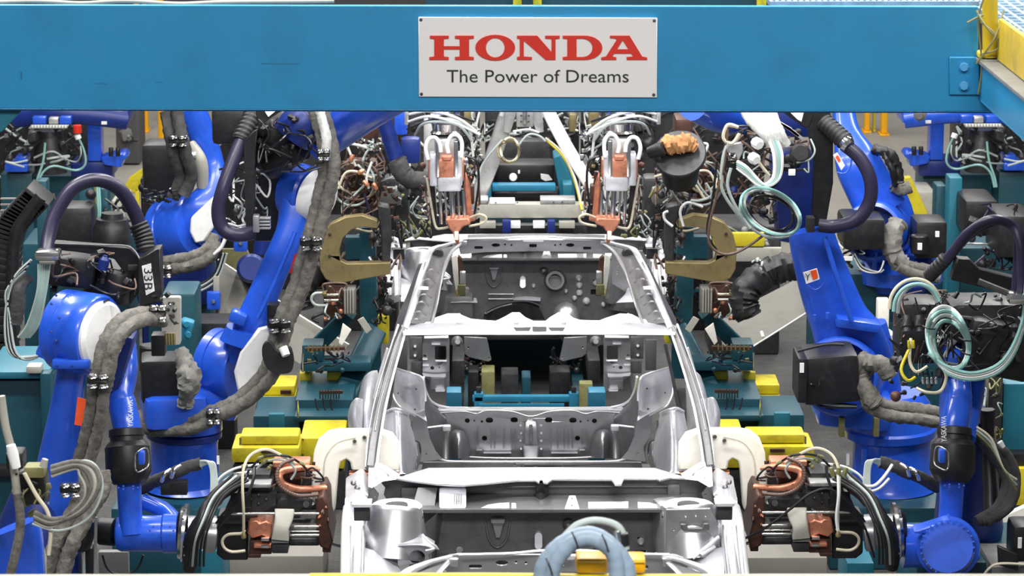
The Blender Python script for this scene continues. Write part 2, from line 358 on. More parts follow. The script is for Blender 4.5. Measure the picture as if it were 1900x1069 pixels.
HON = {'H': ([(468,197),(572,197),(572,212),(545,215),(545,255),(632,255),(632,215),(606,212),(606,197),(710,197),(710,212),(684,215),(684,312),(710,315),(710,330),(606,330),(606,315),(632,312),(632,272),(545,272),(545,312),(572,315),(572,330),(465,330),(465,315),(492,312),(492,215),(468,212)], []),
 'O': (arc(828,263,110,71,0,345,23), [arc(828,263,52,54,0,345,23)]),
 'N': ([(948,197),(1060,197),(1138,287),(1138,215),(1103,212),(1103,197),(1183,197),(1183,212),(1160,215),(1160,330),(1106,330),(985,224),(985,312),(1030,315),(1030,330),(948,330),(948,315),(963,312),(963,215),(948,212)], []),
 'D': ([(1200,197),(1320,197)] + arc(1322,263.5,96,66.5,-80,80,12) + [(1320,330),(1200,330),(1200,315),(1225,312),(1225,215),(1200,212)], [[(1276,213),(1308,213)] + arc(1308,264,56,51,-80,80,10) + [(1308,315),(1276,315)]]),
 'A': ([(1460,197),(1568,197),(1638,312),(1665,317),(1665,330),(1552,330),(1552,315),(1588,312),(1576,295),(1484,295),(1472,312),(1495,316),(1495,330),(1412,330),(1412,317),(1438,312),(1498,219),(1488,212),(1460,210)], [[(1530,222),(1562,272),(1499,272)]])}
for k, (o, h) in HON.items():
    PR(sg, 'red_letter', 'red', q(o), D0 - .0185, .0065, [q(x) for x in h])
TX(sg, 'slogan_lettering', 'ink', 'The Power of Dreams', 829, 129.5, 1166.5, 153, D0 - .0125)
# beams running toward the viewer at the right
xr = P(1817, 140, 12).x
sb = thing('side_beam', 'blue-grey side beam running toward the viewer from the gantry beam end', 'beam', V((xr, 10, 3.1)))
za, zb = P(1817, 107, 12).z, P(1817, 181, 12).z
wbox('web_plate', 'beam_paint', (xr, 6.5, zb), (xr + .012, 12, za), sb, .002)
wbox('top_flange', 'grey', (xr - .02, 6.5, za - .012), (xr + .12, 12, za + .003), sb, .002)
wbox('bottom_flange', 'beam_paint', (xr, 6.5, zb - .01), (xr + .12, 12, zb), sb, .002)
xy = P(1838, 40, 12).x; z0, z1 = P(1838, 108, 12).z, P(1838, 28, 12).z
tb = wbox('toe_board', 'yellow_dull', (xy + .01, 6.5, z0 + .01), (xy + .03, 11.88, z1), bev=.003); tag(tb, 'long yellow toe board edging the raised walkway at upper right', 'toe board')
pg = thing('walkway_grating', 'pale blue perforated walkway grating beyond the yellow post', 'grating', V((xy + .5, 10, z1 - .05)))
def grating(par, lo, hi, z, nx, ny, m='grate'):
    bm = bmesh.new()
    for i in range(nx + 1):
        x = lo[0] + (hi[0]-lo[0])*i/nx; M = Matrix.Translation(((x), (lo[1]+hi[1])/2, z)) @ Matrix.Diagonal((.012, hi[1]-lo[1], .02, 1)); bmesh.ops.create_cube(bm, size=1, matrix=M)
    for i in range(ny + 1):
        y = lo[1] + (hi[1]-lo[1])*i/ny; M = Matrix.Translation(((lo[0]+hi[0])/2, y, z)) @ Matrix.Diagonal((hi[0]-lo[0], .012, .02, 1)); bmesh.ops.create_cube(bm, size=1, matrix=M)
    mk('grating_mesh', bm, m, par)
grating(pg, (xy + .04, 7.5), (xy + 1.3, 13.5), z1 - .04, 26, 60)
grating(pg, (P(1424, 5, 12.3).x, 12.12), (P(1808, 5, 12.2).x, 12.9), P(1500, 3, 12.2).z, 34, 12)
wbox('support_plate', 'grey_light', (xy + .04, 7.5, z1 - .08), (xy + 1.3, 13.5, z1 - .06), pg)
rp = thing('rail_post', 'upright yellow railing post with string tied round it', 'post', P(1838, 108, 11.97))
L(rp, 'post_tube', 'yellow_dull', (1838, 106, 11.95), (1836, -60, 11.95), [(0, 15), (1, 15)], 20)
B(rp, 'foot_plate', 'yellow', (1816, 98, 1862, 108), 11.93, .1)
for i, p in enumerate([[(1818, 40, 11.9), (1845, 62, 11.86), (1852, 90, 11.86), (1822, 100, 11.9)], [(1812, 20, 11.9), (1830, 50, 11.86), (1858, 80, 11.86)], [(1826, -5, 11.88), (1815, 40, 11.9), (1822, 120, 11.93), (1815, 175, 11.95)], [(1862, 20, 11.9), (1846, 70, 11.85), (1812, 118, 11.9)], [(1795, 42, 11.9), (1810, 34, 11.9), (1825, 28, 11.9)]]):
    cable(rp, 'khaki', p, 2.0, 'string')
for i, (x, w) in enumerate(((960, 8), (997, 8), (1413, 9))):
    o = thing('railing_post', ['yellow railing foot behind the sign top, the nearer to its left edge', 'yellow railing foot behind the sign top, right of its twin', 'yellow railing foot left of the pale walkway grating'][i], 'post', P(x, 12, 12.15), 'yellow railing feet above the beam')
    L(o, 'post_tube', 'yellow', (x, 14, 12.15), (x, -50, 12.15), [(0, w), (1, w)], 16)
ob = PR(None, 'cable_tray', 'teal', [(790, -20), (1400, -20), (1400, 9), (790, 9)], 12.25, .3); tag(ob, 'dark teal cable tray seen just over the beam', 'tray')
# ---------------------------------------------------------------- foreground rail of the viewing walkway
hr = thing('hand_rail', 'beige and yellow handrail out of focus along the bottom edge', 'rail', P(950, 1069, 8))
SW(hr, 'rail_bar', 'grey_light', [(-40, 1077, 8, 22, 22), (700, 1076, 8, 22, 22), (1940, 1076, 8, 22, 22)], 3, 12, up=(0, 1, 0))
for x in (-40, 1940): wbox('rail_support', 'grey_light', (P(x, 1080, 8).x-.03, 7.98, 0), (P(x, 1080, 8).x+.03, 8.04, P(x, 1077, 8).z), hr, .004)
SW(hr, 'yellow_bar', 'yellow', [(575, 1074, 7.97, 20, 24), (900, 1073, 7.97, 20, 24), (1300, 1076, 7.97, 20, 24)], 3, 12)
hb = thing('control_box', 'small yellow box on the near rail inside the hose loop', 'box', P(1098, 1066, 8.0)); hb2 = thing('control_box', 'small yellow box on the near rail right of the hose loop', 'box', P(1180, 1066, 8.0))
B(hb, 'box_body', 'orange_yellow', (1068, 1035, 1128, 1066), 7.96, .08, .01); B(hb2, 'box_body', 'orange_yellow', (1160, 1037, 1199, 1066), 7.96, .08, .01)
for h_, x_ in ((hb, 1098), (hb2, 1180)): B(h_, 'lid_seam', 'yellow_dull', (x_-26 if h_ is hb else x_-17, 1043, x_+26 if h_ is hb else x_+17, 1045), 7.955, .01, .001)
hc = thing('hose_coil', 'bundle of coiled blue-grey corrugated hose over the yellow boxes', 'hose', P(1080, 1069, 7.93))
T(hc, 'hose', 'hose_blue', [(1005, 1095, 7.915), (1010, 1050, 7.915), (1040, 1012, 7.915), (1090, 992, 7.915), (1130, 1010, 7.915), (1162, 1052, 7.915), (1160, 1095, 7.915)], 17, 8, 12, rib=.03, ribn=16)
T(hc, 'hose', 'hose_blue', [(1018, 1095, 7.9), (1030, 1045, 7.9), (1062, 1008, 7.9), (1100, 1000, 7.9), (1140, 1030, 7.9), (1146, 1095, 7.9)], 16, 8, 12, rib=.03, ribn=14)
T(hc, 'hose', 'hose_grey', [(1040, 1005, 7.93), (1070, 975, 7.94), (1110, 966, 7.95), (1150, 980, 7.95), (1162, 1020, 7.94)], 7, 8, 10)
for x, y in ((1068, 1003), (1124, 1008), (1020, 1052)): T(hc, 'strap', 'hose_black', [(x-7, y-16, 7.87), (x, y, 7.86), (x+5, y+16, 7.88)], 1.8)
CY(hc, 'connector', 'black', (1157, 990, 7.94), (1160, 1012, 7.94), 9); CY(hc, 'coupling', 'chrome', (1146, 985, 7.93), (1148, 1010, 7.93), 6)
# ---------------------------------------------------------------- car body on the line (faces the camera)
SP = 6.07
DH[0] = lambda d: d + (.33 if d > 18 else .3*max(0, min(1.2, (d-14.9)/1.55)))
car = thing('car_shell', 'bare silver car body shell in the middle of the line, front toward the camera', 'car body', V((0, 15.4, .3)))
def both(f):
    f(car)
    with mirrored(): f(car)
FR = []                       # parts of the front end, repeated on the car behind
RF = []                       # roof parts, repeated on the car ahead
def front(f, mir=True):
    a = set(car.children_recursive); f(car)
    if mir:
        with mirrored(): f(car)
    FR.extend(o for o in car.children if o not in a)
def roof(f, mir=True):
    a = set(car.children_recursive); f(car)
    if mir:
        with mirrored(): f(car)
    RF.extend(o for o in car.children if o not in a)
# cowl
cd_ = lambda x, y: 14.02 + (894 - y)/26*.34
def cowl(p):
    PR(p, 'cowl_panel', 'steel_lit', [(690, 893), (712, 876), (745, 884), (765, 877), (795, 868), (1000, 867), (1215, 868), (1245, 877), (1268, 884), (1300, 874), (1322, 888), (1312, 890), (1270, 886), (1245, 885), (1224, 890), (1218, 887), (1158, 887), (1153, 898), (1141, 898), (1134, 888.5), (1062, 888), (1026, 888), (1016, 895), (1008, 894), (1006, 888), (1002, 889), (1000, 895), (992, 890), (960, 890), (900, 896), (860, 899), (810, 897), (762, 891), (730, 886)], cd_, ev=(0, 0, -.012), bev=.003)
    PR(p, 'plenum_panel', 'steel_shade', [(700, 888), (715, 905), (712, 918), (722, 934), (730, 946), (1302, 946), (1312, 934), (1308, 920), (1318, 905), (1322, 888)], 14.16, .02, [RC(947, 932, 990, 943, 2), EL(897, 918.5, 3.2, 3.2, 10)])
    T(p, 'bead', 'steel_shade', [(800, 908, 14.14), (1000, 903, 14.13), (1240, 903, 14.14)], 1.6)
    B(p, 'recess_box', 'dark_steel', (994, 896, 1018, 922), 14.1, .04)
    LO(p, 'drain_cup', 'steel_shade', [[(990, 918, 14.12), (1004, 914, 14.06), (1018, 918, 14.12)], [(992, 926, 14.1), (1004, 928, 14.04), (1016, 926, 14.1)]])
    for n in ((744, 905, 778, 944), (1238, 900, 1262, 944)): B(p, 'stiffener', 'steel_shade', n, 14.12, .03)
    PR(p, 'lower_flange', 'steel_shade', [(745, 946), (1300, 946), (1296, 951), (748, 952)], 13.87, ev=(0, .29, 0))
    PR(p, 'identity_plate', 'steel_lit', RC(815, 905, 865, 943, 4), lambda x, y: 13.9 + (943-y)/38*.12, .006, bev=.002)
    for i in range(4): B(p, 'stamped_line', 'steel', (843 + i*4, 918, 844.4 + i*4, 938), 13.92, .02, .001)
    PR(p, 'access_cover', 'steel_shade', [(775, 905), (812, 905), (806, 943), (765, 940)], lambda x, y: 13.93 + (943-y)/38*.10, .006, bev=.003)
    PR(p, 'trapezoid_bracket', 'steel', [(1056, 920), (1068, 920), (1076, 946), (1047, 946)], lambda x, y: 13.88 + (946-y)/26*.1, .006, [EL(1061, 925, 1.5, 1.5, 8), EL(1061, 938, 1.5, 1.5, 8)], bev=.002)
    for o in ([(890, 944), (905, 937), (925, 934), (945, 933), (945, 945), (892, 945)], [(1091, 932), (1166, 931), (1166, 943.5), (1092, 944)], [(1183, 932), (1205, 933), (1225, 938), (1238, 944), (1184, 945)], [(949, 934), (957, 934), (958, 943.5), (949, 943.5)]):
        PR(p, 'lit_slot_plate', 'steel_lit', o, lambda x, y: 13.89 + (945-y)/14*.06, .006, bev=.002)  # bright plates added for open slots, tilted up to catch the light
front(cowl, False)
def Q(x, y, dd=0):             # same feature read off the car behind
    return (x, y, 19.74 + dd)
def fw(p):
    D = 19.74
    def sh(a):                 # shift new parts forward by one car spacing
        for o in p.children:
            if o not in a:
                o.data.transform(Matrix.Translation((0, -SP, 0)))
    a = set(p.children)
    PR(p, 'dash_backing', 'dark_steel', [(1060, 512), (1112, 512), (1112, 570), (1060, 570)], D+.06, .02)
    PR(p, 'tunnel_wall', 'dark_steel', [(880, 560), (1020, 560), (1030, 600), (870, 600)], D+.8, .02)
    PR(p, 'firewall', 'steel_shade', [(800, 477), (1182, 477), (1186, 560), (1180, 640), (1050, 640), (1015, 600), (1004, 578), (985, 566), (950, 563), (920, 570), (905, 600), (880, 640), (800, 640)], D, .02, [EL(1030, 520, 12, 12, 16), RC(1096, 537, 1113, 547, 2), EL(1075, 532, 3.4, 2.4, 8), EL(866, 537, 5, 5, 10), EL(1102, 521, 2, 2, 6)])
    PR(p, 'header_step', 'steel_shade', [(800, 477), (1182, 477), (1182, 487), (800, 487)], D - .015, .03, bev=.004)
    PR(p, 'tapered_recess', 'steel', [(908, 494), (925, 494), (919, 520), (914, 520)], lambda x, y: D - .03 - (520-y)/26*.0, .01, bev=.003)
    PR(p, 'tapered_recess_lip', 'steel_lit', [(907, 493), (926, 493), (925, 499), (908, 499)], lambda x, y: D - .07 + (499-y)/6*.05, .008, bev=.002)
    T(p, 'recess_bead', 'steel_shade', [(900, 497, D), (905, 522, D-.01), (916, 533, D-.01), (928, 522, D-.01), (933, 497, D)], 1.5)
    PR(p, 'oblong_boss', 'steel_lit', RC(965, 513, 975, 534, 4.6, 4), lambda x, y: D - .02 - (y-513)/21*.05, .02, bev=.004)
    L(p, 'column_ring', 'steel_shade', (1030, 520, D), (1030, 520.5, D-.07), [(0, 22), (.3, 19), (1, 17.5), (1.001, 12.5), (.2, 12)], 26)
    PR(p, 'column_bracket', 'steel_lit', [(1019, 513), (1042, 513), (1043, 528), (1021, 530)], D - .01, .01)
    L(p, 'round_boss', 'steel_shade', (1009, 502, D), (1009, 502, D-.05), [(0, 8), (.7, 6), (1, 2)], 14)
    for x, y, r in ((1074, 516, 5), (1075, 529, 5), (1075, 543, 5), (1066, 553, 4), (1088, 559, 6), (832, 556, 4), (1050, 540, 3), (1120, 565, 4), (990, 530, 3), (1105, 525, 4)):
        L(p, 'pressed_boss', 'steel_lit', (x, y, D), (x, y+2, D-.03), [(0, r*1.25), (.6, r), (1, r*.5)], 12)
    for y in (546, 555): T(p, 'pressed_bead', 'steel', [(906, y, D-.01), (930, y, D-.015), (953, y, D-.01)], 1.3)
    LO(p, 'ledge', 'steel_lit', [[(950, 553, D), (975, 550, D), (1003, 552, D)], [(952, 557, D-.06), (975, 557, D-.07), (1003, 559, D-.06)]])
    LO(p, 'tunnel_shield', 'steel_shade', [[(898, 586, D), (920, 573, D), (945, 566, D), (975, 563, D), (1000, 570, D)], [(898, 583, D-.08), (918, 569, D-.1), (945, 560, D-.1), (978, 558, D-.1), (1003, 566, D-.08)], [(892, 590, D-.2), (910, 573, D-.24), (942, 562, D-.25), (980, 560, D-.24), (1008, 572, D-.2)]])
    T(p, 'shield_bead', 'steel_lit', [(900, 582, D-.2), (925, 570, D-.2), (950, 564, D-.2)], 1.6)
    L(p, 'booster_dome', 'steel', (1050, 612, D-.1), (1050, 560, D-.06), [(0, 28), (.4, 27), (.65, 24), (.82, 19), (.94, 11), (1, 2)], 26, ang=60)
    BX(p, 'foot_well', 'steel_shade', (848, 575, D-.02), (.22, .26, .24), (0, 0, 0), .03)
    LO(p, 'foot_well_lip', 'steel_lit', [[(838, 552, D-.05), (862, 551, D-.05), (884, 553, D-.05)], [(836, 562, D-.16), (862, 561, D-.17), (886, 562, D-.16)]])
    BX(p, 'side_panel', 'steel', (1140, 515, D-.05), (.13, .14, .34), (0, 0, .25), .03)
    LO(p, 'wheel_tub', 'steel', [[(1135, 480, D-.02), (1160, 490, D-.3), (1172, 500, D-.5)], [(1142, 530, D-.02), (1165, 535, D-.3), (1180, 545, D-.5)], [(1130, 575, D-.05), (1165, 580, D-.3), (1188, 590, D-.5)]])
    LO(p, 'wheel_tub', 'steel', [[(845, 480, D-.02), (825, 490, D-.3), (812, 500, D-.5)], [(838, 530, D-.02), (818, 535, D-.3), (806, 545, D-.5)], [(830, 575, D-.05), (812, 580, D-.3), (798, 590, D-.5)]])
    PR(p, 'gusset_bracket', 'steel_lit', [(817, 510), (836, 523), (840, 529), (812, 526)], D-.3, .01, [[(820, 516), (830, 523), (818, 523)]], bev=.003)
    sh(a)
front(fw, False)
# headlamp mounts, read off the car behind
def lampmount(p):
    a = set(p.children); D = 18.6
    PR(p, 'lamp_mount', 'steel', [(787, 626), (832, 625), (834, 632), (834, 726), (797, 726), (797, 706), (784, 698), (784, 640)], D, .012, [RC(807, 642, 828, 668, 2), EL(802, 683, 3.6, 3.6, 10), EL(815, 682, 1.5, 1.5, 6), RC(785.5, 658, 791, 663, 1)], bev=.003)
    PR(p, 'mount_lip', 'steel_lit', [(787, 624), (832, 623), (832, 627), (787, 628)], lambda x, y: D - .04 + (628-y)*.01, .01, bev=.003)
    for rc in ((801, 637, 817, 640), (784, 664, 793, 668), (784, 676, 796, 679), (808, 668, 829, 671)): PR(p, 'mount_tab', 'steel_lit', RC(*rc, 1.2), lambda x, y: D - .03 + (rc[3]-y)*.012, .01)
    LO(p, 'mount_shelf', 'steel_lit', [[(783, 692, D-.02), (806, 694, D-.02), (827, 693, D-.02)], [(786, 698, D-.14), (806, 700, D-.14), (827, 700, D-.14)]])
    B(p, 'mount_box', 'steel', (798, 701, 826, 724), D-.12, .1, .008); LO(p, 'mount_foot', 'steel_lit', [[(807, 722, D-.1), (826, 722, D-.1)], [(809, 727, D-.18), (825, 727, D-.18)]])
    for rc in ((759, 625, 784, 668), (762, 670, 783, 695), (735, 630, 756, 690)): B(p, 'side_bracket', 'steel_shade', rc, D + .05, .02, .006)
    for y in (643, 660): L(p, 'bush', 'steel_lit', (770, y, D+.05), (770, y, D+.02), [(0, 3.4), (1, 2.2)], 10)
    L(p, 'tow_socket', 'steel', (848, 634, D+.1), (849, 634, D-.1), [(0, 11), (.4, 9), (.5, 6), (1, 5)], 14)
    PR(p, 'tower_face', 'steel', [(861, 625), (903, 627), (912, 668), (906, 671), (870, 663), (862, 657)], D + .5, .015, [EL(869, 645, 1.6, 1.6, 8), EL(907, 664, 1.5, 1.5, 8)], bev=.004)
    B(p, 'rail_end', 'dark_steel', (838, 668, 862, 712), D + .2, .5, .01)
    for o in p.children:
        if o not in a: o.data.transform(Matrix.Translation((0, -SP, 0)))
front(lampmount)
# strut towers, rails, wheelhouse
def tower(p):
    c = P(736, 941, 13.5); b = P(728, 1040, 13.42)
    L(p, 'strut_tower', 'steel', b, c, [(0, .155), (.35, .15), (.9, .122), (.97, .119), (1, .112)], 32, px=False)
    t = L(p, 'tower_ring', 'steel_lit', c, c + V((0, 0, .012)), [(0, .116), (.5, .116), (1, .108), (1.01, .06), (.6, .05), (0, .048)], 32, px=False)
    L(p, 'tower_hole', 'dark_steel', c + V((0, 0, .0125)), c + V((0, 0, .014)), [(0, .05), (1, .05)], 24, px=False)
    for i in range(7):
        a = math.radians(200 + i*23); q_ = c + V((math.cos(a)*.122, math.sin(a)*.122, -.035)); L(p, 'stud', 'dark_steel', q_, q_ + V((math.cos(a)*.006, math.sin(a)*.006, 0)), [(0, .008), (1, .006)], 8, px=False)
def apron(p):
    r = 13.5
    SW(p, 'apron_rail', 'steel_lit', [(663, 888, 14.25, 40, 26), (662, 925, 13.95, 42, 26), (660, 940, 13.8, 44, 28), (657, 972, 13.55, 46, 28), (655, 1010, 13.3, 44, 28), (653, 1090, 12.8, 42, 28)], 4, 16, e=7, up=(0, 1, 0))
    B(p, 'rail_socket', 'dark_steel', (656, 941, 687, 968), 13.35, .06, .006)
    PR(p, 'socket_lip', 'steel_lit', [(652, 936), (690, 936), (688, 942), (655, 942)], 13.3, .1, bev=.004)
    for x, w, m in ((648, 8, 'steel'), (664, 13, 'steel_lit'), (675, 4, 'steel')): SW(p, 'rail_bead', m, [(x, 978, 13.28, w, 6), (x-1, 1030, 13.0, w, 6), (x-2, 1090, 12.65, w, 6)], 3, 10, e=4)
    LO(p, 'rail_cap', 'steel_lit', [[(645, 888, 14.2), (660, 886, 14.15), (676, 888, 14.2)], [(643, 910, 13.9), (660, 906, 13.82), (677, 910, 13.9)], [(643, 932, 13.6), (660, 930, 13.5), (679, 932, 13.6)]])
    for x, y in ((656, 896), (663, 905), (658, 918)): L(p, 'dimple', 'steel', (x, y, 13.84), (x, y, 13.8), [(0, 6), (.6, 5), (1, 2)], 12)
    PR(p, 'inner_panel', 'steel', [(676, 960), (690, 950), (700, 1010), (735, 1040), (745, 1090), (676, 1090)], 13.5, .02, bev=.005)
    LO(p, 'wheel_arch_panel', 'steel_lit', [[(676, 1016, 13.3), (700, 1024, 13.32), (738, 1042, 13.35)], [(676, 1040, 13.15), (710, 1048, 13.2), (745, 1062, 13.25)], [(676, 1090, 13.0), (720, 1090, 13.05), (770, 1090, 13.1)]])
def horn(p):
    PR(p, 'rail_horn', 'steel', [(738, 1010), (775, 1004), (796, 1016), (806, 1022), (795, 1030), (800, 1050), (770, 1046), (738, 1050)], 13.3, .15, [EL(774, 1034, 15, 13, 14)], bev=.006)
    LO(p, 'horn_flange', 'steel_lit', [[(742, 1008, 13.4), (775, 1000, 13.4), (785, 990, 13.4)], [(738, 1013, 13.28), (780, 1012, 13.26), (808, 1018, 13.26)]])
    T(p, 'horn_bead', 'steel_lit', [(784, 994, 13.3), (797, 1006, 13.25), (808, 1017, 13.25), (790, 1022, 13.25)], 2.2)
front(tower, False)
with mirrored(): tower(car)
front(apron)
front(horn, False)
def rtower(p):
    PR(p, 'inner_fender', 'steel', [(1236, 946), (1318, 944), (1330, 965), (1338, 1020), (1342, 1069), (1300, 1069), (1236, 1030)], 13.34, .02, [EL(1250, 983, 1.5, 1.5, 6), EL(1250, 997, 1.5, 1.5, 6), EL(1250, 1003, 1.5, 1.5, 6), EL(1272, 958, 1.8, 1.8, 6), EL(1291, 957, 1.8, 1.8, 6), EL(1309, 957, 1.8, 1.8, 6)], bev=.006)
    PR(p, 'fender_bracket', 'steel_shade', [(1262, 973), (1274, 973), (1276, 981), (1302, 980), (1306, 972), (1316, 972), (1316, 984), (1296, 986), (1266, 985)], 13.3, .02, bev=.004)
    for a_, b_ in (((1334, 996), (1285, 1036)), ((1326, 1014), (1300, 1030)), ((1338, 1022), (1305, 1048))): SW(p, 'fender_rib', 'steel_lit', [a_ + (13.3, 7, 7), b_ + (13.26, 7, 7)], 3, 10, e=2)
front(rtower, False)
def corner(p):
    PR(p, 'cowl_corner', 'steel_lit', [(684, 864), (700, 858), (742, 882), (735, 890), (712, 893), (690, 906), (683, 903)], lambda x, y: 14.0 + (906-y)/45*.1, .02, [EL(698, 888, 1.6, 1.6, 8)], bev=.006)
    T(p, 'corner_bead', 'steel_lit', [(700, 866, 14.0), (715, 876, 13.98), (722, 884, 13.98)], 2)
    PR(p, 'corner_flange', 'steel', [(683, 903), (692, 905), (703, 918), (700, 930), (695, 945), (682, 945)], 14.05, .02, [EL(696, 920, 1.4, 1.4, 6)], bev=.004)
    # windscreen pillar: three pressed strips
    SW(p, 'pillar_outer', 'steel_shade', [(687, 868, 14.1, 17, 22), (694, 815, 14.2, 17, 20), (706, 755, 14.35, 17, 18), (722, 695, 14.5, 16, 16), (738, 640, 14.68, 14, 16), (749, 612, 14.78, 12, 16)], 5, 16, e=5)
    SW(p, 'pillar_flange', 'steel_lit', [(700, 862, 14.08, 7, 8), (706, 812, 14.16, 6, 8), (716, 752, 14.3, 6, 8), (730, 695, 14.46, 5, 8), (744, 645, 14.62, 5, 8), (753, 614, 14.74, 5, 8)], 5, 10, e=3)
    SW(p, 'pillar_seal_lip', 'steel', [(679, 868, 14.16, 5, 10), (683, 815, 14.26, 5, 10), (693, 755, 14.42, 5, 10), (709, 695, 14.56, 5, 10), (725, 645, 14.7, 5, 10), (738, 605, 14.85, 5, 10)], 5, 10, e=3)
    SW(p, 'pillar_bead', 'steel', [(696, 800, 14.1, 3, 5), (706, 745, 14.24, 3, 5), (722, 688, 14.4, 3, 5), (738, 635, 14.58, 3, 5)], 4, 8, e=2)
    PR(p, 'door_seal_flange', 'steel_lit', [(717, 645), (722, 648), (704, 735), (697, 742), (690, 740), (700, 700)], 14.9, .01, bev=.003)
both(corner)
# front roof header
def header(p):
    LO(p, 'roof_header', 'steel_lit', [[(745, 603, 14.95), (800, 599, 14.98), (870, 597, 15.0), (1000, 596, 15.02), (1130, 597, 15.0), (1200, 599, 14.98), (1255, 604, 14.95)],
        [(745, 610, 14.82), (800, 606, 14.85), (870, 604, 14.86), (1000, 603, 14.88), (1130, 604, 14.86), (1200, 606, 14.85), (1255, 611, 14.82)],
        [(747, 614, 14.74), (800, 612, 14.76), (870, 610, 14.77), (1000, 609, 14.78), (1130, 610, 14.77), (1200, 612, 14.76), (1254, 615, 14.74)],
        [(748, 622, 14.68), (800, 621.5, 14.69), (870, 621, 14.7), (1000, 621, 14.7), (1130, 621, 14.7), (1200, 621.5, 14.69), (1253, 622, 14.68)]], 3, 3, .02)
    PR(p, 'header_flange', 'steel_lit', [(752, 601), (800, 597), (806, 590), (830, 582), (850, 582), (874, 592), (920, 596), (938, 587), (950, 580), (964, 580), (975, 589), (990, 596), (1012, 596), (1022, 588), (1036, 580), (1050, 580), (1064, 590), (1076, 594), (1112, 595), (1125, 590), (1150, 582), (1172, 583), (1190, 592), (1228, 597), (1250, 603)], lambda x, y: 14.97 + (603-y)*.009, .006, bev=.002)
    PR(p, 'mirror_mount', 'steel', [(952, 607), (986, 607), (982, 615), (957, 615)], 14.7, .01, bev=.003); PR(p, 'mirror_mount', 'steel', [(1016, 607), (1049, 607), (1045, 615), (1022, 615)], 14.7, .01, bev=.003)
    PR(p, 'lamp_mount_plate', 'steel', RC(988, 606, 1014, 616, 2), 14.695, .01, bev=.003)
    for x in (852, 958, 1046, 1165): SW(p, 'header_bead', 'steel_lit', [(x, 596, 14.9, 9, 8), (x, 584, 15.08, 7, 6)], 3, 10, e=2)
header(car)
# roof side rails
def rrail(p):
    SW(p, 'roof_rail', 'steel_lit', [(750, 614, 14.8, 11, 12), (768, 560, 15.2, 11, 12), (783, 510, 15.7, 10, 12), (795, 475, 16.15, 10, 12), (804, 463, 16.32, 8, 12), (826, 455, 16.42, 5, 10), (845, 450, 16.45, 4, 8), (869, 446, 16.48, 4, 8)], 6, 16, e=8)
    LO(p, 'rail_outer_panel', 'steel_shade', [[(722, 650, 15.0), (732, 645, 14.95), (742, 640, 14.9)], [(738, 590, 15.2), (748, 588, 15.1), (758, 586, 15.0)], [(758, 540, 15.6), (766, 538, 15.5), (774, 536, 15.4)], [(776, 490, 16.1), (783, 488, 16.0), (790, 486, 15.9)]])
    LO(p, 'rail_inner_panel', 'steel_shade', [[(762, 600, 14.9), (780, 602, 14.96), (802, 604, 15.0)], [(775, 560, 15.2), (790, 560, 15.3), (812, 562, 15.35)], [(788, 515, 15.6), (802, 515, 15.7), (822, 512, 15.75)], [(800, 480, 16.1), (815, 476, 16.2), (838, 466, 16.3)], [(812, 464, 16.35), (832, 459, 16.4), (856, 452, 16.45)]])
    SW(p, 'rail_inner_lip', 'steel', [(800, 604, 14.95, 5, 8), (811, 562, 15.3, 5, 8), (821, 512, 15.7, 5, 8), (836, 470, 16.2, 5, 8), (858, 451, 16.45, 4, 8)], 5, 8, e=2)
    for x, y, d in ((778, 562, 15.15), (773, 580, 15.0), (790, 520, 15.55), (783, 548, 15.25), (768, 594, 14.9), (797, 502, 15.72)): LO(p, 'rail_rib', 'steel', [[(x-6, y, d), (x+5, y-4, d-.03), (x+18, y+4, d+.05)], [(x-7, y+3, d), (x+5, y-1, d-.06), (x+18, y+7, d+.05)]])
    LO(p, 'rail_bracket', 'steel_lit', [[(776, 532, 15.35), (785, 531, 15.3), (795, 532, 15.4)], [(775, 537, 15.25), (785, 538, 15.2), (795, 538, 15.3)]])
    L(p, 'rail_hole', 'dark_steel', (815, 470, 16.25), (812, 473, 16.2), [(0, 3), (.1, 9), (1, 9.5)], 14)
roof(rrail)
def rheader(p):
    LO(p, 'rear_header', 'steel', [[(868, 436, 16.56), (930, 434, 16.6), (994, 433, 16.62), (1060, 434, 16.6), (1122, 436, 16.56)], [(868, 442, 16.44), (930, 440.5, 16.46), (994, 440, 16.48), (1060, 440.5, 16.46), (1122, 442, 16.44)], [(868, 447, 16.42), (930, 446, 16.44), (994, 445, 16.45), (1060, 446, 16.44), (1122, 447, 16.42)]], 3, 3)
    SW(p, 'header_edge', 'steel_lit', [(868, 443, 16.42, 3.4, 5), (930, 442, 16.43, 3.4, 5), (970, 439, 16.44, 3.4, 5), (1020, 439, 16.44, 3.4, 5), (1060, 442, 16.43, 3.4, 5), (1122, 443, 16.42, 3.4, 5)], 4, 8, e=2)
    PR(p, 'header_inner', 'steel', [(850, 449), (862, 445), (1128, 445), (1140, 449), (1136, 470), (1090, 468), (1000, 466), (900, 468), (854, 472)], 16.46, .012, [RC(880, 457, 896, 462, 2), EL(920, 455, 8, 3.5, 12), RC(982, 453, 996, 459, 2), EL(1058, 455, 8, 3.5, 12), RC(1082, 458, 1097, 463, 2), EL(937, 454, 2, 2, 8), EL(949, 455, 2, 2, 8), EL(1030, 455, 2, 2, 8), EL(1040, 454, 2, 2, 8)], bev=.003)
    for x in (862, 1119): BX(p, 'hinge_pad', 'steel', (x, 452, 16.42), (.035, .03, .03), bev=.008)
    PR(p, 'latch_plate', 'steel_lit', [(968, 444), (1010, 444), (1008, 449), (971, 449)], 16.41, .02, bev=.003)
    B(p, 'header_return', 'steel_shade', (884, 470, 888, 485), 16.5, .03, .003)
roof(rheader, False)
roof(lambda p: PR(p, 'header_outer', 'dark_steel', [(856, 448), (1134, 448), (1130, 466), (860, 466)], 16.52, .02), False)
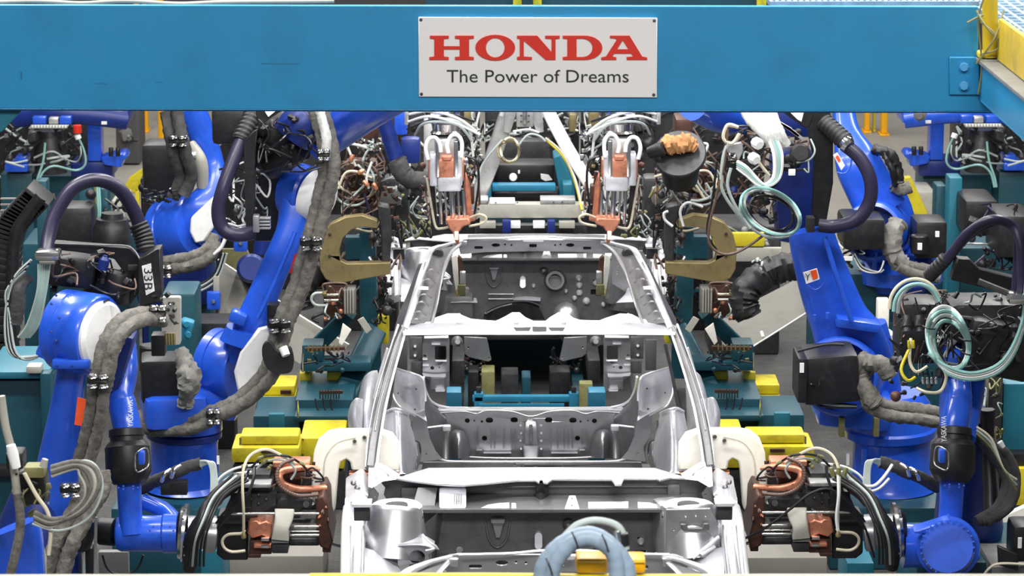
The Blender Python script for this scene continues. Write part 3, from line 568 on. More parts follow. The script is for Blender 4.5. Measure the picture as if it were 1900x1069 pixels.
# rear floor, back panel, tailgate opening
def rear(p):
    PR(p, 'back_panel', 'steel', [(790, 762), (1188, 762), (1210, 775), (1206, 800), (1196, 845), (1180, 851), (800, 851), (786, 838), (778, 800), (776, 775)], 16.95, .015,
        [EL(867, 781, 4.8, 4.8, 12), EL(880, 781, 1.8, 1.8, 8), EL(894, 782.5, 2.4, 2.4, 8), RC(901, 775, 915, 785.5, 5), RC(947, 774.5, 961, 784.5, 5), RC(1011, 774.5, 1025, 784.5, 5), RC(1056, 775, 1070, 785.5, 5), EL(1077, 782.5, 2.2, 2.2, 8), EL(1091, 781, 1.6, 1.6, 8), EL(1103, 781.5, 4.8, 4.8, 12), EL(899, 813.5, 5, 5, 12), EL(1071.5, 813.5, 5, 5, 12), EL(817, 780, 2, 2, 6), EL(1154, 780, 2, 2, 6)], bev=.002)
    for x in (883, 888, 911, 918, 935, 949, 955, 1022, 1035, 1047, 1054, 1062, 1080, 1089): SW(p, 'panel_rib', 'steel', [(x, 794, 16.93, 3, 5), (x, 832, 16.93, 3, 5)], 2, 8, e=2)
    SW(p, 'centre_channel', 'steel', [(985, 784, 16.95, 12, 10), (985, 790, 16.92, 24, 12), (985, 822, 16.9, 24, 12), (985, 828, 16.9, 30, 12), (985, 850, 16.88, 28, 12)], 3, 14, e=6)
    SW(p, 'channel_slot', 'steel_shade', [(985, 788, 16.9, 7, 8), (985, 820, 16.87, 7, 8)], 2, 10, e=4)
    for x, y in ((966, 790), (967, 804), (966, 818), (967, 833), (1004, 790), (1004, 804), (1004, 818), (1004, 833)): L(p, 'weld_nut', 'steel_lit', (x, y, 16.94), (x, y, 16.91), [(0, 3), (1, 2)], 8)
    for x0, x1 in ((898, 948), (1023, 1071)): LO(p, 'panel_step', 'steel_lit', [[(x0, 838, 16.94), (x1, 838, 16.94)], [(x0 - 1, 841.5, 16.86), (x1 + 1, 841.5, 16.86)]])
    for x0 in (884, 1075): LO(p, 'panel_step', 'steel_lit', [[(x0, 833, 16.94), (x0 + 10, 833, 16.94)], [(x0, 836, 16.88), (x0 + 10, 836, 16.88)]])
    LO(p, 'tailgate_sill', 'steel_lit', [[(818, 754, 17.2), (900, 755, 17.2), (985, 755, 17.2), (1070, 755, 17.2), (1152, 754, 17.2)], [(808, 761, 16.98), (900, 763, 17.0), (985, 770, 16.96), (1070, 763, 17.0), (1162, 761, 16.98)]])
    T(p, 'sill_bead', 'steel', [(812, 767, 16.94), (860, 764, 16.92), (884, 768, 16.92), (905, 762, 16.92), (950, 764, 16.92), (985, 773, 16.9), (1020, 764, 16.92), (1062, 762, 16.92), (1086, 768, 16.92), (1110, 764, 16.92), (1158, 767, 16.94)], 1.6)
    SW(p, 'floor_lip', 'steel_lit', [(800, 838, 16.7, 3, 6), (812, 849, 16.66, 4, 6), (835, 856, 16.62, 4.5, 6), (900, 857, 16.6, 4.5, 6), (985, 857, 16.6, 4.5, 6), (1070, 857, 16.6, 4.5, 6), (1138, 856, 16.62, 4.5, 6), (1165, 849, 16.66, 4, 6), (1178, 838, 16.7, 3, 6)], 5, 10, e=2)
    SW(p, 'floor_lip', 'steel_lit', [(872, 848, 16.85, 3, 5), (920, 850, 16.83, 3, 5), (1050, 850, 16.83, 3, 5), (1098, 848, 16.85, 3, 5)], 4, 8, e=2)
    PR(p, 'seat_crossmember', 'steel_shade', [(785, 858), (1190, 858), (1196, 885), (780, 885)], 16.5, .02, [EL(955, 862, 1.8, 1.8, 6), EL(971, 863, 1.8, 1.8, 6), EL(964, 869, 7, 3, 10), EL(993, 869, 7, 3, 10), EL(1044, 863, 1.8, 1.8, 6)], bev=.003)
    wbox('floor_pan', 'steel_shade', (-.72, 14.25, .301), (.72, 17.0, .34), p, .01)
rear(car)
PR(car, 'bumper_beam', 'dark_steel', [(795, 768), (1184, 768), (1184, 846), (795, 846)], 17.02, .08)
def side(p):
    # tailgate aperture side, spare tub, wheelhouse domes, quarter panels
    SW(p, 'tailgate_flange', 'steel_lit', [(786, 700, 16.95, 5, 8), (789, 722, 16.98, 5, 8), (798, 742, 17.0, 5, 8), (812, 752, 17.05, 5, 8), (832, 757, 17.1, 5, 8)], 5, 10, e=2)
    LO(p, 'corner_panel', 'steel', [[(786, 715, 16.85), (792, 735, 16.9), (804, 752, 16.95)], [(786, 745, 16.8), (796, 756, 16.85), (818, 764, 16.95)], [(786, 772, 16.75), (800, 774, 16.85), (828, 776, 16.93)], [(790, 800, 16.7), (806, 796, 16.85), (828, 790, 16.93)]])
    SW(p, 'strainer_bar', 'steel_lit', [(792, 794, 16.75, 4, 6), (822, 790, 16.85, 4, 6)], 2, 8, e=2)
    L(p, 'hinge_post', 'steel', (827, 852, 16.75), (827, 798, 16.8), [(0, 7), (.9, 6), (1, 8)], 14)
    BX(p, 'post_head', 'steel_lit', (829, 794, 16.74), (.045, .05, .03), bev=.008)
    LO(p, 'spring_dome', 'steel', [[(838, 850, 16.85), (836, 820, 16.85), (840, 800, 16.88), (850, 797, 16.92)], [(850, 851, 16.72), (850, 822, 16.74), (850, 803, 16.8), (852, 798, 16.9)], [(868, 851, 16.78), (865, 822, 16.8), (858, 803, 16.85), (853, 798, 16.92)], [(876, 850, 16.93), (871, 822, 16.93), (862, 802, 16.93), (854, 798, 16.93)]])
    PR(p, 'trim_panel', 'steel', [(763, 770), (788, 762), (793, 792), (797, 812), (808, 838), (820, 852), (775, 858), (780, 830), (768, 812)], 16.4, .015, [EL(791, 843, 2, 2, 8)], bev=.004)
    LO(p, 'quarter_tub', 'steel_lit', [[(731, 683, 16.3), (748, 690, 16.6), (766, 694, 16.66), (781, 699, 16.5)], [(730, 700, 16.3), (746, 704, 16.72), (768, 708, 16.78), (787, 712, 16.52)], [(729, 722, 16.25), (746, 724, 16.74), (768, 728, 16.78), (789, 734, 16.5)], [(732, 740, 16.2), (748, 746, 16.6), (768, 752, 16.62), (788, 760, 16.45)], [(742, 752, 16.05), (752, 760, 16.3), (772, 770, 16.35), (792, 782, 16.35)]])
    T(p, 'tub_flange', 'steel_lit', [(730, 683, 16.28), (728, 705, 16.24), (728, 728, 16.2), (734, 745, 16.14), (745, 757, 16.02), (770, 772, 16.25)], 2)
    T(p, 'tub_edge', 'steel_lit', [(731, 682, 16.28), (748, 688, 16.5), (768, 694, 16.56), (784, 702, 16.46), (789, 722, 16.46), (790, 745, 16.44)], 2.2)
    for x, y in ((738, 730), (772, 722), (748, 757), (770, 760)): L(p, 'tub_hole', 'dark_steel', (x, y, 16.55), (x, y, 16.5), [(0, 1.8), (1, 1.8)], 8)
    LO(p, 'wheelhouse', 'steel_lit', [[(713, 768, 15.7), (728, 761, 15.5), (745, 763, 15.48), (758, 770, 15.7)], [(708, 800, 15.6), (726, 795, 15.34), (746, 796, 15.3), (766, 800, 15.6)], [(702, 840, 15.5), (722, 836, 15.2), (748, 836, 15.16), (774, 842, 15.5)], [(698, 885, 15.4), (722, 884, 15.08), (752, 882, 15.05), (768, 878, 15.4)]])
    T(p, 'wheelhouse_flange', 'steel_lit', [(716, 765, 15.62), (730, 759, 15.46), (746, 762, 15.44), (758, 768, 15.62)], 3)
    LO(p, 'wheelhouse_lobe', 'steel', [[(766, 818, 15.75), (774, 822, 15.7), (779, 830, 15.85)], [(766, 840, 15.6), (776, 842, 15.5), (781, 850, 15.75)], [(762, 872, 15.5), (772, 872, 15.4), (774, 874, 15.65)]])
    T(p, 'side_seam', 'steel_shade', [(764, 780, 15.6), (764, 790, 15.6), (766, 814, 15.6), (778, 822, 15.65), (780, 845, 15.7), (774, 866, 15.6)], 1.8)
    LO(p, 'quarter_panel', 'steel_lit', [[(700, 687, 16.3), (688, 689, 16.2), (677, 698, 16.2), (672, 708, 16.4)], [(705, 715, 16.1), (690, 715, 15.85), (674, 722, 15.85), (667, 730, 16.2)], [(706, 750, 15.95), (690, 752, 15.65), (673, 752, 15.65), (664, 756, 16.0)], [(706, 806, 15.8), (690, 808, 15.5), (673, 808, 15.5), (662, 808, 15.85)]])
    LO(p, 'wheel_flare', 'steel_lit', [[(677, 742, 15.7), (662, 738, 15.6), (653, 746, 15.7), (650, 752, 15.9)], [(677, 768, 15.6), (660, 766, 15.45), (649, 768, 15.55), (645, 772, 15.8)], [(677, 808, 15.55), (662, 808, 15.4), (651, 808, 15.5), (648, 808, 15.75)]])
    T(p, 'panel_gap', 'steel_shade', [(675, 738, 15.5), (674, 770, 15.42), (673, 808, 15.4)], 1.1)
    LO(p, 'centre_pillar', 'steel_shade', [[(715, 770, 15.75), (722, 740, 15.85), (728, 700, 16.0), (738, 640, 16.3)], [(722, 770, 15.85), (728, 740, 15.95), (733, 700, 16.1), (743, 640, 16.4)]])
    wbox('side_sill', 'steel', (MIR[0]*.74, 14.2, .302), (MIR[0]*.86, 16.6, .42), p, .0)
both(side)
DH[0] = lambda d: d
def clone(src, names, label, off, cat='car body', base=None):
    r = src.copy(); C.objects.link(r); r.location = src.location + V(off); r['label'] = label
    for ch in names:
        if ch.parent != src: continue
        c = ch.copy(); C.objects.link(c); c.parent = r
        for g in ch.children: k = g.copy(); C.objects.link(k); k.parent = c
    return r
nest([car])
car2 = clone(car, FR, 'bare silver car body shell waiting behind, its engine bay seen through the open roof', (0, SP, 0))
car3 = clone(car, [o for o in RF if not o.name.startswith('rear_header')], 'rear roof frame of the nearest car body, cut by the bottom edge', (0, -SP, 0))
wbox('floor_pan', 'steel_shade', (-.72, 20.4, .301), (.72, 22.4, .34), car2, .01)
wbox('floor_pan', 'steel_shade', (-.72, 8.5, .301), (.72, 11.0, .34), car3, .01)
for c_, y0, y1, l_ in ((0, 13.2, 17.0, 'blue steel carriage under the middle car body'), (1, 18.9, 22.6, 'blue steel carriage under the car body behind'), (2, 7.8, 11.2, 'blue steel carriage under the nearest car body')):
    cg = thing('car_carriage', l_, 'carriage', V((0, (y0+y1)/2, .012)), 'carriages carrying the car bodies')
    for s in (-1, 1): wbox('skid_rail', 'teal', (s*.36-.04, y0, .012), (s*.36+.04, y1, .07), cg, .01)
    for y in (y0 + .12, y1 - .4):
        wbox('cross_tube', 'cyan', (-.34, y, .205), (.28, y + .06, .245), cg, .008); wbox('tie_bar', 'cyan', (-.3, y - .02, .17), (.24, y, .2), cg, .005)
        for s in (-1, 1): wbox('support_post', 'cyan', (s*.30-.03, y, .07), (s*.30+.03, y+.07, .262), cg, .006); wbox('support_pin', 'dark_steel', (s*.30-.015, y+.01, .262), (s*.30+.015, y+.04, .301), cg, .004)
# ---------------------------------------------------------------- weld robots
BL = 'blue'
def bolts(p, cx, cy, d, rx, ry, n, r=2, m='black', a0=0):
    for i in range(n):
        a = a0 + 2*math.pi*i/n; x, y = cx + rx*math.cos(a), cy + ry*math.sin(a)
        L(p, 'bolt', m, (x, y, d), (x, y, d-.02), [(0, r), (.8, r), (1, r*.7)], 6)
def drum(p, p0, p1, r, m=BL, name='joint_housing', step=True, cover=None, cr_=.85):
    L(p, name, m, p0, p1, [(0, r*.6), (0, r*.93), (.06, r), (.3, r), (.32, r*.965), (.40, r*.965), (.42, r), (.92, r), (1, r*.94), (1, r*.5)] if step else [(0, r*.95), (.05, r), (.95, r), (1, r*.95)], 40)
    if cover:
        a, b = P(*p0), P(*p1); t = (b - a).normalized(); L(p, 'joint_cover', cover, b, b + t*.03, [(0, r*cr_*b.y/F), (.5, r*cr_*b.y/F), (1, r*cr_*.9*b.y/F)], 36, px=False)
def sleeves(p, pts, r, off=(13, 3), m='sleeve', n=2, name='hose_sleeve'):
    for i in range(n):
        o = (i - (n-1)/2); T(p, name, m, [(x + off[0]*o, y + off[1]*o, d - .03*i) for x, y, d in pts], r, n=8, seg=10, wr=.13, seed=i*7 + int(pts[0][0]))
def clamp(p, x, y, d, w, h, m='chrome'):
    # shiny hose coupling: rings and lugs
    for i in range(2):
        for j in range(2):
            L(p, 'hose_coupling', m, (x + (i-.5)*w*.5, y + (j-.5)*h, d-.05), (x + (i-.5)*w*.5 + 1, y + (j-.5)*h + h*.45, d-.05), [(0, w*.2), (.2, w*.26), (.5, w*.2), (.8, w*.26), (1, w*.2)], 12)
    BX(p, 'coupling_block', 'black', (x, y, d), (w*d/F*1.05, .06, h*d/F*.9), bev=.01)
def arch(p, pts, r, col=None, m='conduit', up=(0, 0)):
    T(p, 'conduit', m, pts, r, n=8, seg=14)
    if col: T(p, 'ribbed_boot', 'rubber', col, r*1.25, n=6, seg=14, rib=.12, ribn=7)
def upper_tube(p, seed=0):
    SW(p, 'upper_arm', BL, [(230, 640, 14.3, 46, 50), (229, 690, 14.15, 54, 54), (224, 735, 14.05, 46, 50), (226, 745, 14.04, 52, 52), (232, 775, 14.0, 54, 54), (237, 800, 13.98, 54, 54)], 4, 24, e=2.4)
    L(p, 'motor_collar', 'black', (234, 795, 13.98), (240, 898, 13.9), [(0, 27), (.02, 33), (.14, 34), (.16, 32), (.24, 32), (.34, 43), (.78, 44), (.9, 38), (1, 30)], 32)
    L(p, 'collar_band', 'dark_steel', (235, 818, 13.97), (236, 832, 13.96), [(0, 33), (.5, 40), (1, 43.6)], 32)
    T(p, 'window_frame', 'chrome', [(252, 842, 13.6), (262, 834, 13.61), (272, 832, 13.66), (276, 846, 13.7), (275, 864, 13.7), (266, 872, 13.64), (256, 876, 13.6), (251, 868, 13.6), (251, 852, 13.6)], 1.5, closed=True)
    B(p, 'window_panel', BL, (256, 838, 268, 864), 13.6, .05, .01)
    SW(p, 'wrist_arm', BL, [(240, 880, 13.95, 48, 46), (240, 915, 13.93, 46, 44), (242, 955, 13.92, 45, 42), (246, 992, 13.9, 44, 40)], 4, 22, e=2.6)
    bolts(p, 238, 905, 13.72, 18, 3, 6, 2, BL)
def flange(p):
    L(p, 'tool_flange', 'chrome', (333, 988, 13.98), (346, 989, 13.98), [(0, 30), (.05, 50), (.45, 52), (.55, 56), (1, 56)], 40)
    L(p, 'flange_back', 'black', (326, 988, 13.98), (334, 988, 13.98), [(0, 34), (1, 40)], 30)
    L(p, 'tool_coupler', 'steel', (346, 989, 13.98), (402, 992, 14.0), [(0, 34), (.3, 34), (.32, 28), (.6, 30), (.65, 36), (.95, 36), (1, 30)], 32)
    bolts(p, 341, 989, 13.6, 2, 44, 5, 2.4, 'dark_steel')
def cable_bunch(p):
    T(p, 'cable_sleeve', 'black', [(352, 1052, 13.85), (356, 1000, 13.7), (378, 960, 13.7), (400, 925, 13.8), (440, 890, 14.0)], 15, n=6, seg=12, wr=.12)
    for i in range(5): cable(p, 'hose_grey' if i == 1 else 'hose_black', [(350 + i*7, 1050, 13.72), (356 + i*6, 1005, 13.62), (372 + i*5, 965, 13.64), (392 + i*6, 920, 13.75), (432 + i*7, 880 + i*3, 13.95)], 2.6)
    T(p, 'hose_sleeve', 'sleeve_dark', [(262, 908, 14.2), (290, 892, 14.15), (320, 880, 14.1), (345, 868, 14.1), (372, 860, 14.1)], 12, n=6, seg=12, wr=.12)
    for x in (300, 318): T(p, 'hose_clip', 'chrome', [(x, 893-(x-300)*.4, 13.98), (x+5, 880-(x-300)*.4, 13.94), (x+16, 872-(x-300)*.4, 13.98)], 4)
    for i in range(4): cable(p, 'hose_grey', [(372, 856 + i*3, 14.05), (386 + i*3, 858, 14.02), (392 + i*3, 880, 14.0), (390 + i*4, 925, 13.95), (376 + i*4, 962, 13.9)], 2.6)
# ---- robot at lower left
r1 = thing('weld_robot', 'blue six-axis robot at lower left, white round joint cover, plate marked 33B', 'robot', V((P(140, 900, 13.9).x, 13.9, .012)), 'blue welding robots along the line')
upper_tube(r1); flange(r1); cable_bunch(r1)
L(r1, 'wrist_housing', BL, (214, 990, 13.95), (330, 990, 13.95), [(0, 22), (.03, 31), (.1, 35), (.75, 35), (.78, 38), (1, 38)], 36)
L(r1, 'wrist_cap', 'black', (184, 985, 13.98), (216, 988, 13.96), [(0, 22), (.1, 27), (.9, 27), (1, 20)], 28)
SW(r1, 'wrist_yoke', BL, [(262, 930, 14.15, 30, 30), (300, 945, 14.15, 30, 40), (322, 968, 14.1, 34, 50)], 4, 16, e=3)
bolts(r1, 300, 985, 13.74, 22, 10, 8, 2, 'navy')
TX(r1, 'maker_lettering', 'white', 'YASKAWA', 237, 742, 247, 792, 13.63, rot=90)
SW(r1, 'lower_arm', BL, [(136, 672, 13.85, 62, 60), (130, 705, 13.85, 56, 56), (120, 780, 13.85, 66, 56), (108, 860, 13.88, 80, 56), (98, 960, 13.9, 96, 60)], 5, 24, e=2.6)
drum(r1, (116, 611, 13.85), (186, 623, 13.74), 78, cover='white', cr_=.86)
bolts(r1, 102, 590, 13.6, 8, 44, 5, 3, 'navy')
B(r1, 'joint_flange', BL, (95, 668, 168, 686), 13.6, .12, .02)
BX(r1, 'joint_lug', BL, (88, 640, 13.75), (.07, .1, .12), (0, .4, 0), .02)
bolts(r1, 120, 678, 13.6, 14, 0, 2, 2, 'navy')
BX(r1, 'elbow_block', 'navy', (215, 668, 14.1), (.12, .2, .3), (0, .3, 0), .03)
PR(r1, 'warning_label', 'orange', [(144, 737), (160, 742), (153, 791), (138, 788)], 13.62, .004)
PR(r1, 'upright_bracket', 'black', [(100, 449), (135, 452), (240, 460), (258, 480), (262, 492), (262, 540), (240, 566), (240, 520), (210, 478), (105, 462)], 13.95, .06, bev=.004)
PR(r1, 'number_plate_holder', 'black', [(256, 482), (285, 464), (297, 462), (300, 545), (294, 562), (258, 570)], 13.8, .12, bev=.006)
PR(r1, 'number_plate', 'white', [(263, 494), (280, 489), (287, 540), (271, 548)], 13.79, .006)
TX(r1, 'number', 'ink', '33B', 267, 498, 283, 538, 13.785, rot=-90)
T(r1, 'bracket_edge', 'grey', [(100, 452, 13.9), (180, 455, 13.9), (240, 458, 13.9), (262, 486, 13.85)], 1.6)
arch(r1, [(86, 470, 13.7), (90, 440, 13.75), (102, 400, 13.8), (135, 350, 13.85), (180, 334, 13.9), (222, 352, 13.95), (250, 395, 13.98), (262, 430, 13.98)], 13.5, [(256, 415, 13.98), (266, 440, 13.97), (272, 466, 13.95)])
B(r1, 'hose_clamp', 'chrome', (64, 467, 110, 484), 13.5, .1, .02); B(r1, 'clamp_lug', 'grey', (72, 484, 102, 491), 13.5, .08, .01)
for i in range(6): cable(r1, ['hose_grey', 'hose_teal', 'hose_grey'][i % 3], [(72 + i*4, 490, 13.6), (70 + i*3, 540, 13.58), (52 + i*4, 600, 13.6), (34 + i*4, 626, 13.62)], 3)
for i in range(5): cable(r1, 'hose_black' if i % 2 else 'hose_grey', [(58 - i*3, 482 + i*5, 13.7), (24 - i*3, 520 + i*5, 13.7), (10 + i*2, 590, 13.7), (18 + i*3, 655, 13.68), (60, 662 + i, 13.7), (100, 650 - i*3, 13.75)], 3)
T(r1, 'hose_sleeve', 'sleeve_dark', [(50, 510, 13.75), (35, 540, 13.72), (32, 575, 13.72), (28, 600, 13.72)], 14, wr=.15)
drum(r1, (185, 555, 14.1), (215, 500, 14.05), 36, 'black', 'motor', False); drum(r1, (215, 560, 13.95), (222, 505, 13.95), 26, 'black', 'motor', False)
BX(r1, 'motor_box', 'black', (135, 500, 14.05), (.22, .2, .14), (0, .1, 0), .03)
junk(r1, (100, 470, 250, 560), 13.85, 46, 3, ('black', 'dark_steel', 'rubber', 'black'), ('hose_black', 'hose_rust'), .25, 6, 15, 14)
L(r1, 'beacon_cap', 'navy', (190, 500, 13.8), (196, 474, 13.8), [(0, 10), (.7, 10), (1, 4)], 16)
sleeves(r1, [(296, 588, 13.75), (262, 588, 13.65), (228, 604, 13.55), (203, 640, 13.5), (192, 690, 13.5), (186, 716, 13.52)], 14, (16, 10))
sleeves(r1, [(184, 716, 13.52), (178, 770, 13.55), (166, 820, 13.58), (152, 866, 13.6)], 12, (20, 3))
clamp(r1, 182, 703, 13.45, 38, 18); clamp(r1, 293, 577, 13.7, 30, 22)
junk(r1, (262, 545, 330, 600), 13.8, 18, 8, ('chrome', 'black', 'dark_steel'), ('hose_black',), .2, 4, 9, 4)
sleeves(r1, [(176, 870, 13.6), (178, 900, 13.58), (160, 935, 13.55), (128, 990, 13.5), (112, 1030, 13.5), (100, 1085, 13.5)], 15, (28, 6))
clamp(r1, 130, 905, 13.5, 36, 18)
PR(r1, 'side_panel', 'grey_light', RC(300, 552, 335, 640, 4), 14.2, .05, bev=.004); bolts(r1, 318, 575, 14.19, 6, 14, 6, 4, 'black'); B(r1, 'valve_island', 'black', (280, 622, 306, 662), 14.0, .1)
for i in range(4): CY(r1, 'air_fitting', 'bronze', (308 + i*5, 618, 14.0), (309 + i*5, 640, 14.0), 2.6)
L(r1, 'base_column', 'navy', V((P(60, 900, 13.95).x, 13.95, .6)), V((P(75, 900, 13.95).x, 13.95, 1.05)), [(0, .2), (.1, .22), (.5, .2), (1, .12)], 32, px=False)
BX(r1, 'riser', 'teal', V((P(60, 900, 13.95).x, 13.95, .31)), (.5, .5, .6), bev=.02)
# ---- robot at lower right (wrist shown face on)
r2 = thing('weld_robot', 'blue six-axis robot at lower right with teal cable coils at its head', 'robot', V((P(1790, 900, 14.0).x, 14.0, .012)), 'blue welding robots along the line')
with mirrored():
    upper_tube(r2); flange(r2); cable_bunch(r2)
SW(r2, 'arm_shroud', BL, [(1788, 690, 14.3, 86, 60), (1785, 730, 14.2, 84, 60), (1781, 765, 14.1, 78, 60), (1778, 815, 14.0, 66, 56)], 4, 24, e=2.6)
L(r2, 'wrist_housing', BL, (1675, 1012, 13.98), (1740, 1014, 13.98), [(0, 44), (.3, 42), (1, 46)], 36)
L(r2, 'wrist_disc', BL, (1762, 1016, 14.15), (1758, 1016, 13.68), [(0, 56), (.05, 60), (.75, 60), (.76, 53), (.95, 52), (1, 48)], 48)
for i in range(28):
    a = 2*math.pi*i/28; x, y = 1758 + 49*math.cos(a), 1016 + 49*math.sin(a); L(r2, 'disc_bolt', BL, (x, y, 13.69), (x, y, 13.66), [(0, 2.6), (1, 2.2)], 6)
PR(r2, 'wrist_web', BL, [(1695, 990), (1740, 992), (1765, 965), (1700, 985)], 13.72, .1, bev=.006)
SW(r2, 'wrist_spur', BL, [(1800, 1030, 13.9, 30, 24), (1816, 1036, 13.9, 10, 14)], 3, 12, e=2)
TX(r2, 'maker_lettering', 'white', 'YASKAWA', 1746, 772, 1756, 820, 13.64, rot=90)
arch(r2, [(1742, 500, 13.9), (1770, 465, 13.85), (1800, 430, 13.8), (1840, 408, 13.75), (1880, 420, 13.75), (1895, 460, 13.7), (1896, 540, 13.7)], 10, [(1724, 512, 13.95), (1740, 496, 13.9), (1756, 478, 13.88)])
arch(r2, [(1752, 492, 14.0), (1790, 445, 13.9), (1830, 418, 13.85), (1868, 412, 13.85), (1888, 440, 13.8), (1882, 560, 13.8)], 8)
PR(r2, 'arm_bracket', 'black', [(1776, 480), (1800, 482), (1818, 500), (1900, 520), (1900, 548), (1850, 540), (1765, 520)], 13.9, .08, bev=.005)
SW(r2, 'bracket_bar', 'dark_steel', [(1815, 522, 13.8, 12, 14), (1890, 552, 13.75, 12, 14)], 2, 10, e=6, up=(0, 1, 0))
B(r2, 'hose_clamp', 'chrome', (1872, 546, 1905, 566), 13.6, .1, .02)
junk(r2, (1740, 545, 1900, 700), 14.0, 90, 5, ('black', 'dark_steel', 'rubber', 'black'), ('hose_black', 'hose_black', 'hose_black', 'hose_grey'), .35, 6, 17, 26)
junk(r2, (1650, 540, 1760, 740), 14.05, 56, 6, ('black', 'dark_steel', 'black', 'copper_dark'), ('hose_black', 'hose_black', 'hose_rust'), .3, 5, 13, 18)
BX(r2, 'motor', 'black', (1850, 640, 14.2), (.34, .3, .26), (0, .2, 0), .04); BX(r2, 'motor', 'black', (1700, 610, 14.3), (.2, .25, .3), (0, 0, 0), .04); BX(r2, 'motor', 'black', (1830, 590, 14.3), (.4, .3, .2), (0, 0, 0), .04)
for k, (cx, cy, rx, ry, m) in enumerate([(1702, 575, 44, 48, 'hose_teal'), (1704, 578, 38, 50, 'hose_grey'), (1698, 570, 48, 52, 'hose_cream')]):
    T(r2, 'hose', m, [(cx + rx*math.cos(a), cy + ry*math.sin(a), 13.75 + .02*k) for a in [math.pi*(1.02 - .13*j) * -1 for j in range(8)]] , 3.6, n=5, seg=8)
for k, (cx, cy, rx, ry, m, rt) in enumerate([(1760, 632, 38, 56, 'hose_teal', -.25), (1762, 634, 34, 50, 'hose_grey', -.3), (1758, 628, 37, 60, 'hose_white', -.2), (1764, 640, 30, 46, 'hose_teal', -.3)]): loop(r2, m, cx, cy, rx, ry, 13.66 + .03*k, 3.8, rot=rt)
for k in range(4): cable(r2, ['hose_teal', 'hose_grey', 'hose_white'][k % 3], [(1722 + k*3, 655, 13.64), (1760, 682 + k*4, 13.6), (1810, 692 + k*4, 13.6), (1862, 668 + k*5, 13.6), (1896, 600 + k*6, 13.62), (1904, 520, 13.65)], 3.8, 'hose')
for a_ in ((1723, 610), (1790, 632), (1795, 658)): T(r2, 'cable_tie', 'hose_black', [(a_[0]-11, a_[1]-5, 13.6), (a_[0], a_[1], 13.56), (a_[0]+11, a_[1]+1, 13.6)], 1.6)
for x in (1683, 1706): L(r2, 'connector', 'dark_steel', (x, 588, 13.85), (x, 618, 13.8), [(0, 9), (.3, 9), (.32, 12), (.7, 12), (.72, 9), (1, 9)], 16)
for pts, m in (([(1690, 628, 13.75), (1688, 670, 13.7), (1700, 690, 13.68), (1720, 680, 13.7)], 'hose_cream'), ([(1686, 650, 13.7), (1672, 685, 13.66), (1684, 706, 13.64), (1698, 700, 13.66)], 'yellow'), ([(1700, 720, 13.7), (1720, 728, 13.68), (1745, 726, 13.7), (1756, 700, 13.72), (1748, 680, 13.75)], 'hose_cream')): cable(r2, m, pts, 3.2, 'hose')
for i in range(4): CY(r2, 'air_fitting', 'chrome', (1712 + i*8, 700, 13.7), (1713 + i*8, 712, 13.7), 2.4)
for i in range(2): CY(r2, 'fuse', 'yellow', (1686 + i*8, 632, 13.72), (1687 + i*8, 646, 13.72), 3)
for i in range(3): T(r2, 'drop_hose', 'sleeve_dark', [(1806 + i*14, 800 + i*10, 14.1), (1840 + i*12, 840, 14.1), (1868 + i*8, 890, 14.1), (1852 + i*10, 940, 14.05), (1812 + i*8, 968, 14.0)], 11, wr=.1, n=6)
for i in range(3): cable(r2, ['hose_cream', 'hose_grey', 'khaki'][i], [(1812, 792 + i*6, 13.9), (1840, 815 + i*8, 13.88), (1862, 870, 13.86), (1886, 890 + i*10, 13.9)], 2.4)
T(r2, 'drop_hose', 'black', [(1832, 760, 14.2), (1834, 850, 14.2), (1840, 960, 14.1)], 14, wr=.08); L(r2, 'air_fitting', 'white', (1855, 820, 13.9), (1862, 830, 13.9), [(0, 6), (1, 4)], 10)
L(r2, 'base_column', 'navy', V((P(1800, 900, 14.6).x, 14.6, .6)), V((P(1790, 900, 14.3).x, 14.3, 1.3)), [(0, .16), (.1, .17), (.5, .14), (1, .1)], 32, px=False)
BX(r2, 'riser', 'teal', V((P(1800, 900, 14.5).x, 14.5, .31)), (.6, .7, .6), bev=.02)
# ---- second robot from the left, long arm
r3 = thing('weld_robot', 'blue robot left of the car, long arm leaning up to the right', 'robot', V((P(345, 900, 16.3).x, 16.3, .012)), 'blue welding robots along the line')
drum(r3, (392, 672, 16.35), (452, 686, 16.24), 68)
PR(r3, 'joint_cover', 'white', [(440, 724), (434, 690), (445, 655), (468, 625), (478, 612), (497, 607), (503, 615), (494, 650), (486, 700), (468, 730), (452, 737)], lambda x, y: 16.02 + (470-x)*.0, .06, bev=.012)
SW(r3, 'lower_arm', BL, [(440, 668, 16.2, 74, 60), (466, 605, 16.18, 66, 52), (492, 540, 16.2, 58, 48), (522, 470, 16.22, 55, 46), (542, 425, 16.25, 60, 48), (556, 370, 16.3, 74, 56), (560, 335, 16.35, 60, 50), (566, 312, 16.38, 36, 40)], 5, 24, e=3.2)
SW(r3, 'arm_collar', BL, [(452, 640, 16.12, 94, 66), (460, 615, 16.12, 84, 60)], 3, 20, e=4); BX(r3, 'arm_lug', BL, (442, 588, 16.1), (.09, .12, .06), (0, .4, 0), .015)
T(r3, 'arm_highlight_rib', BL, [(478, 590, 15.97), (506, 530, 15.99), (532, 470, 16.0), (548, 430, 16.02)], 4)
L(r3, 'elbow_cover', 'white', (578, 362, 16.3), (600, 370, 16.26), [(0, 50), (.7, 50), (1, 46)], 32); L(r3, 'elbow_housing', BL, (540, 352, 16.4), (578, 362, 16.32), [(0, 46), (.1, 54), (.9, 54), (1, 50)], 32)
PR(r3, 'warning_label', 'red', [(546, 472), (553, 470), (545, 505), (537, 508)], 16.05, .004)
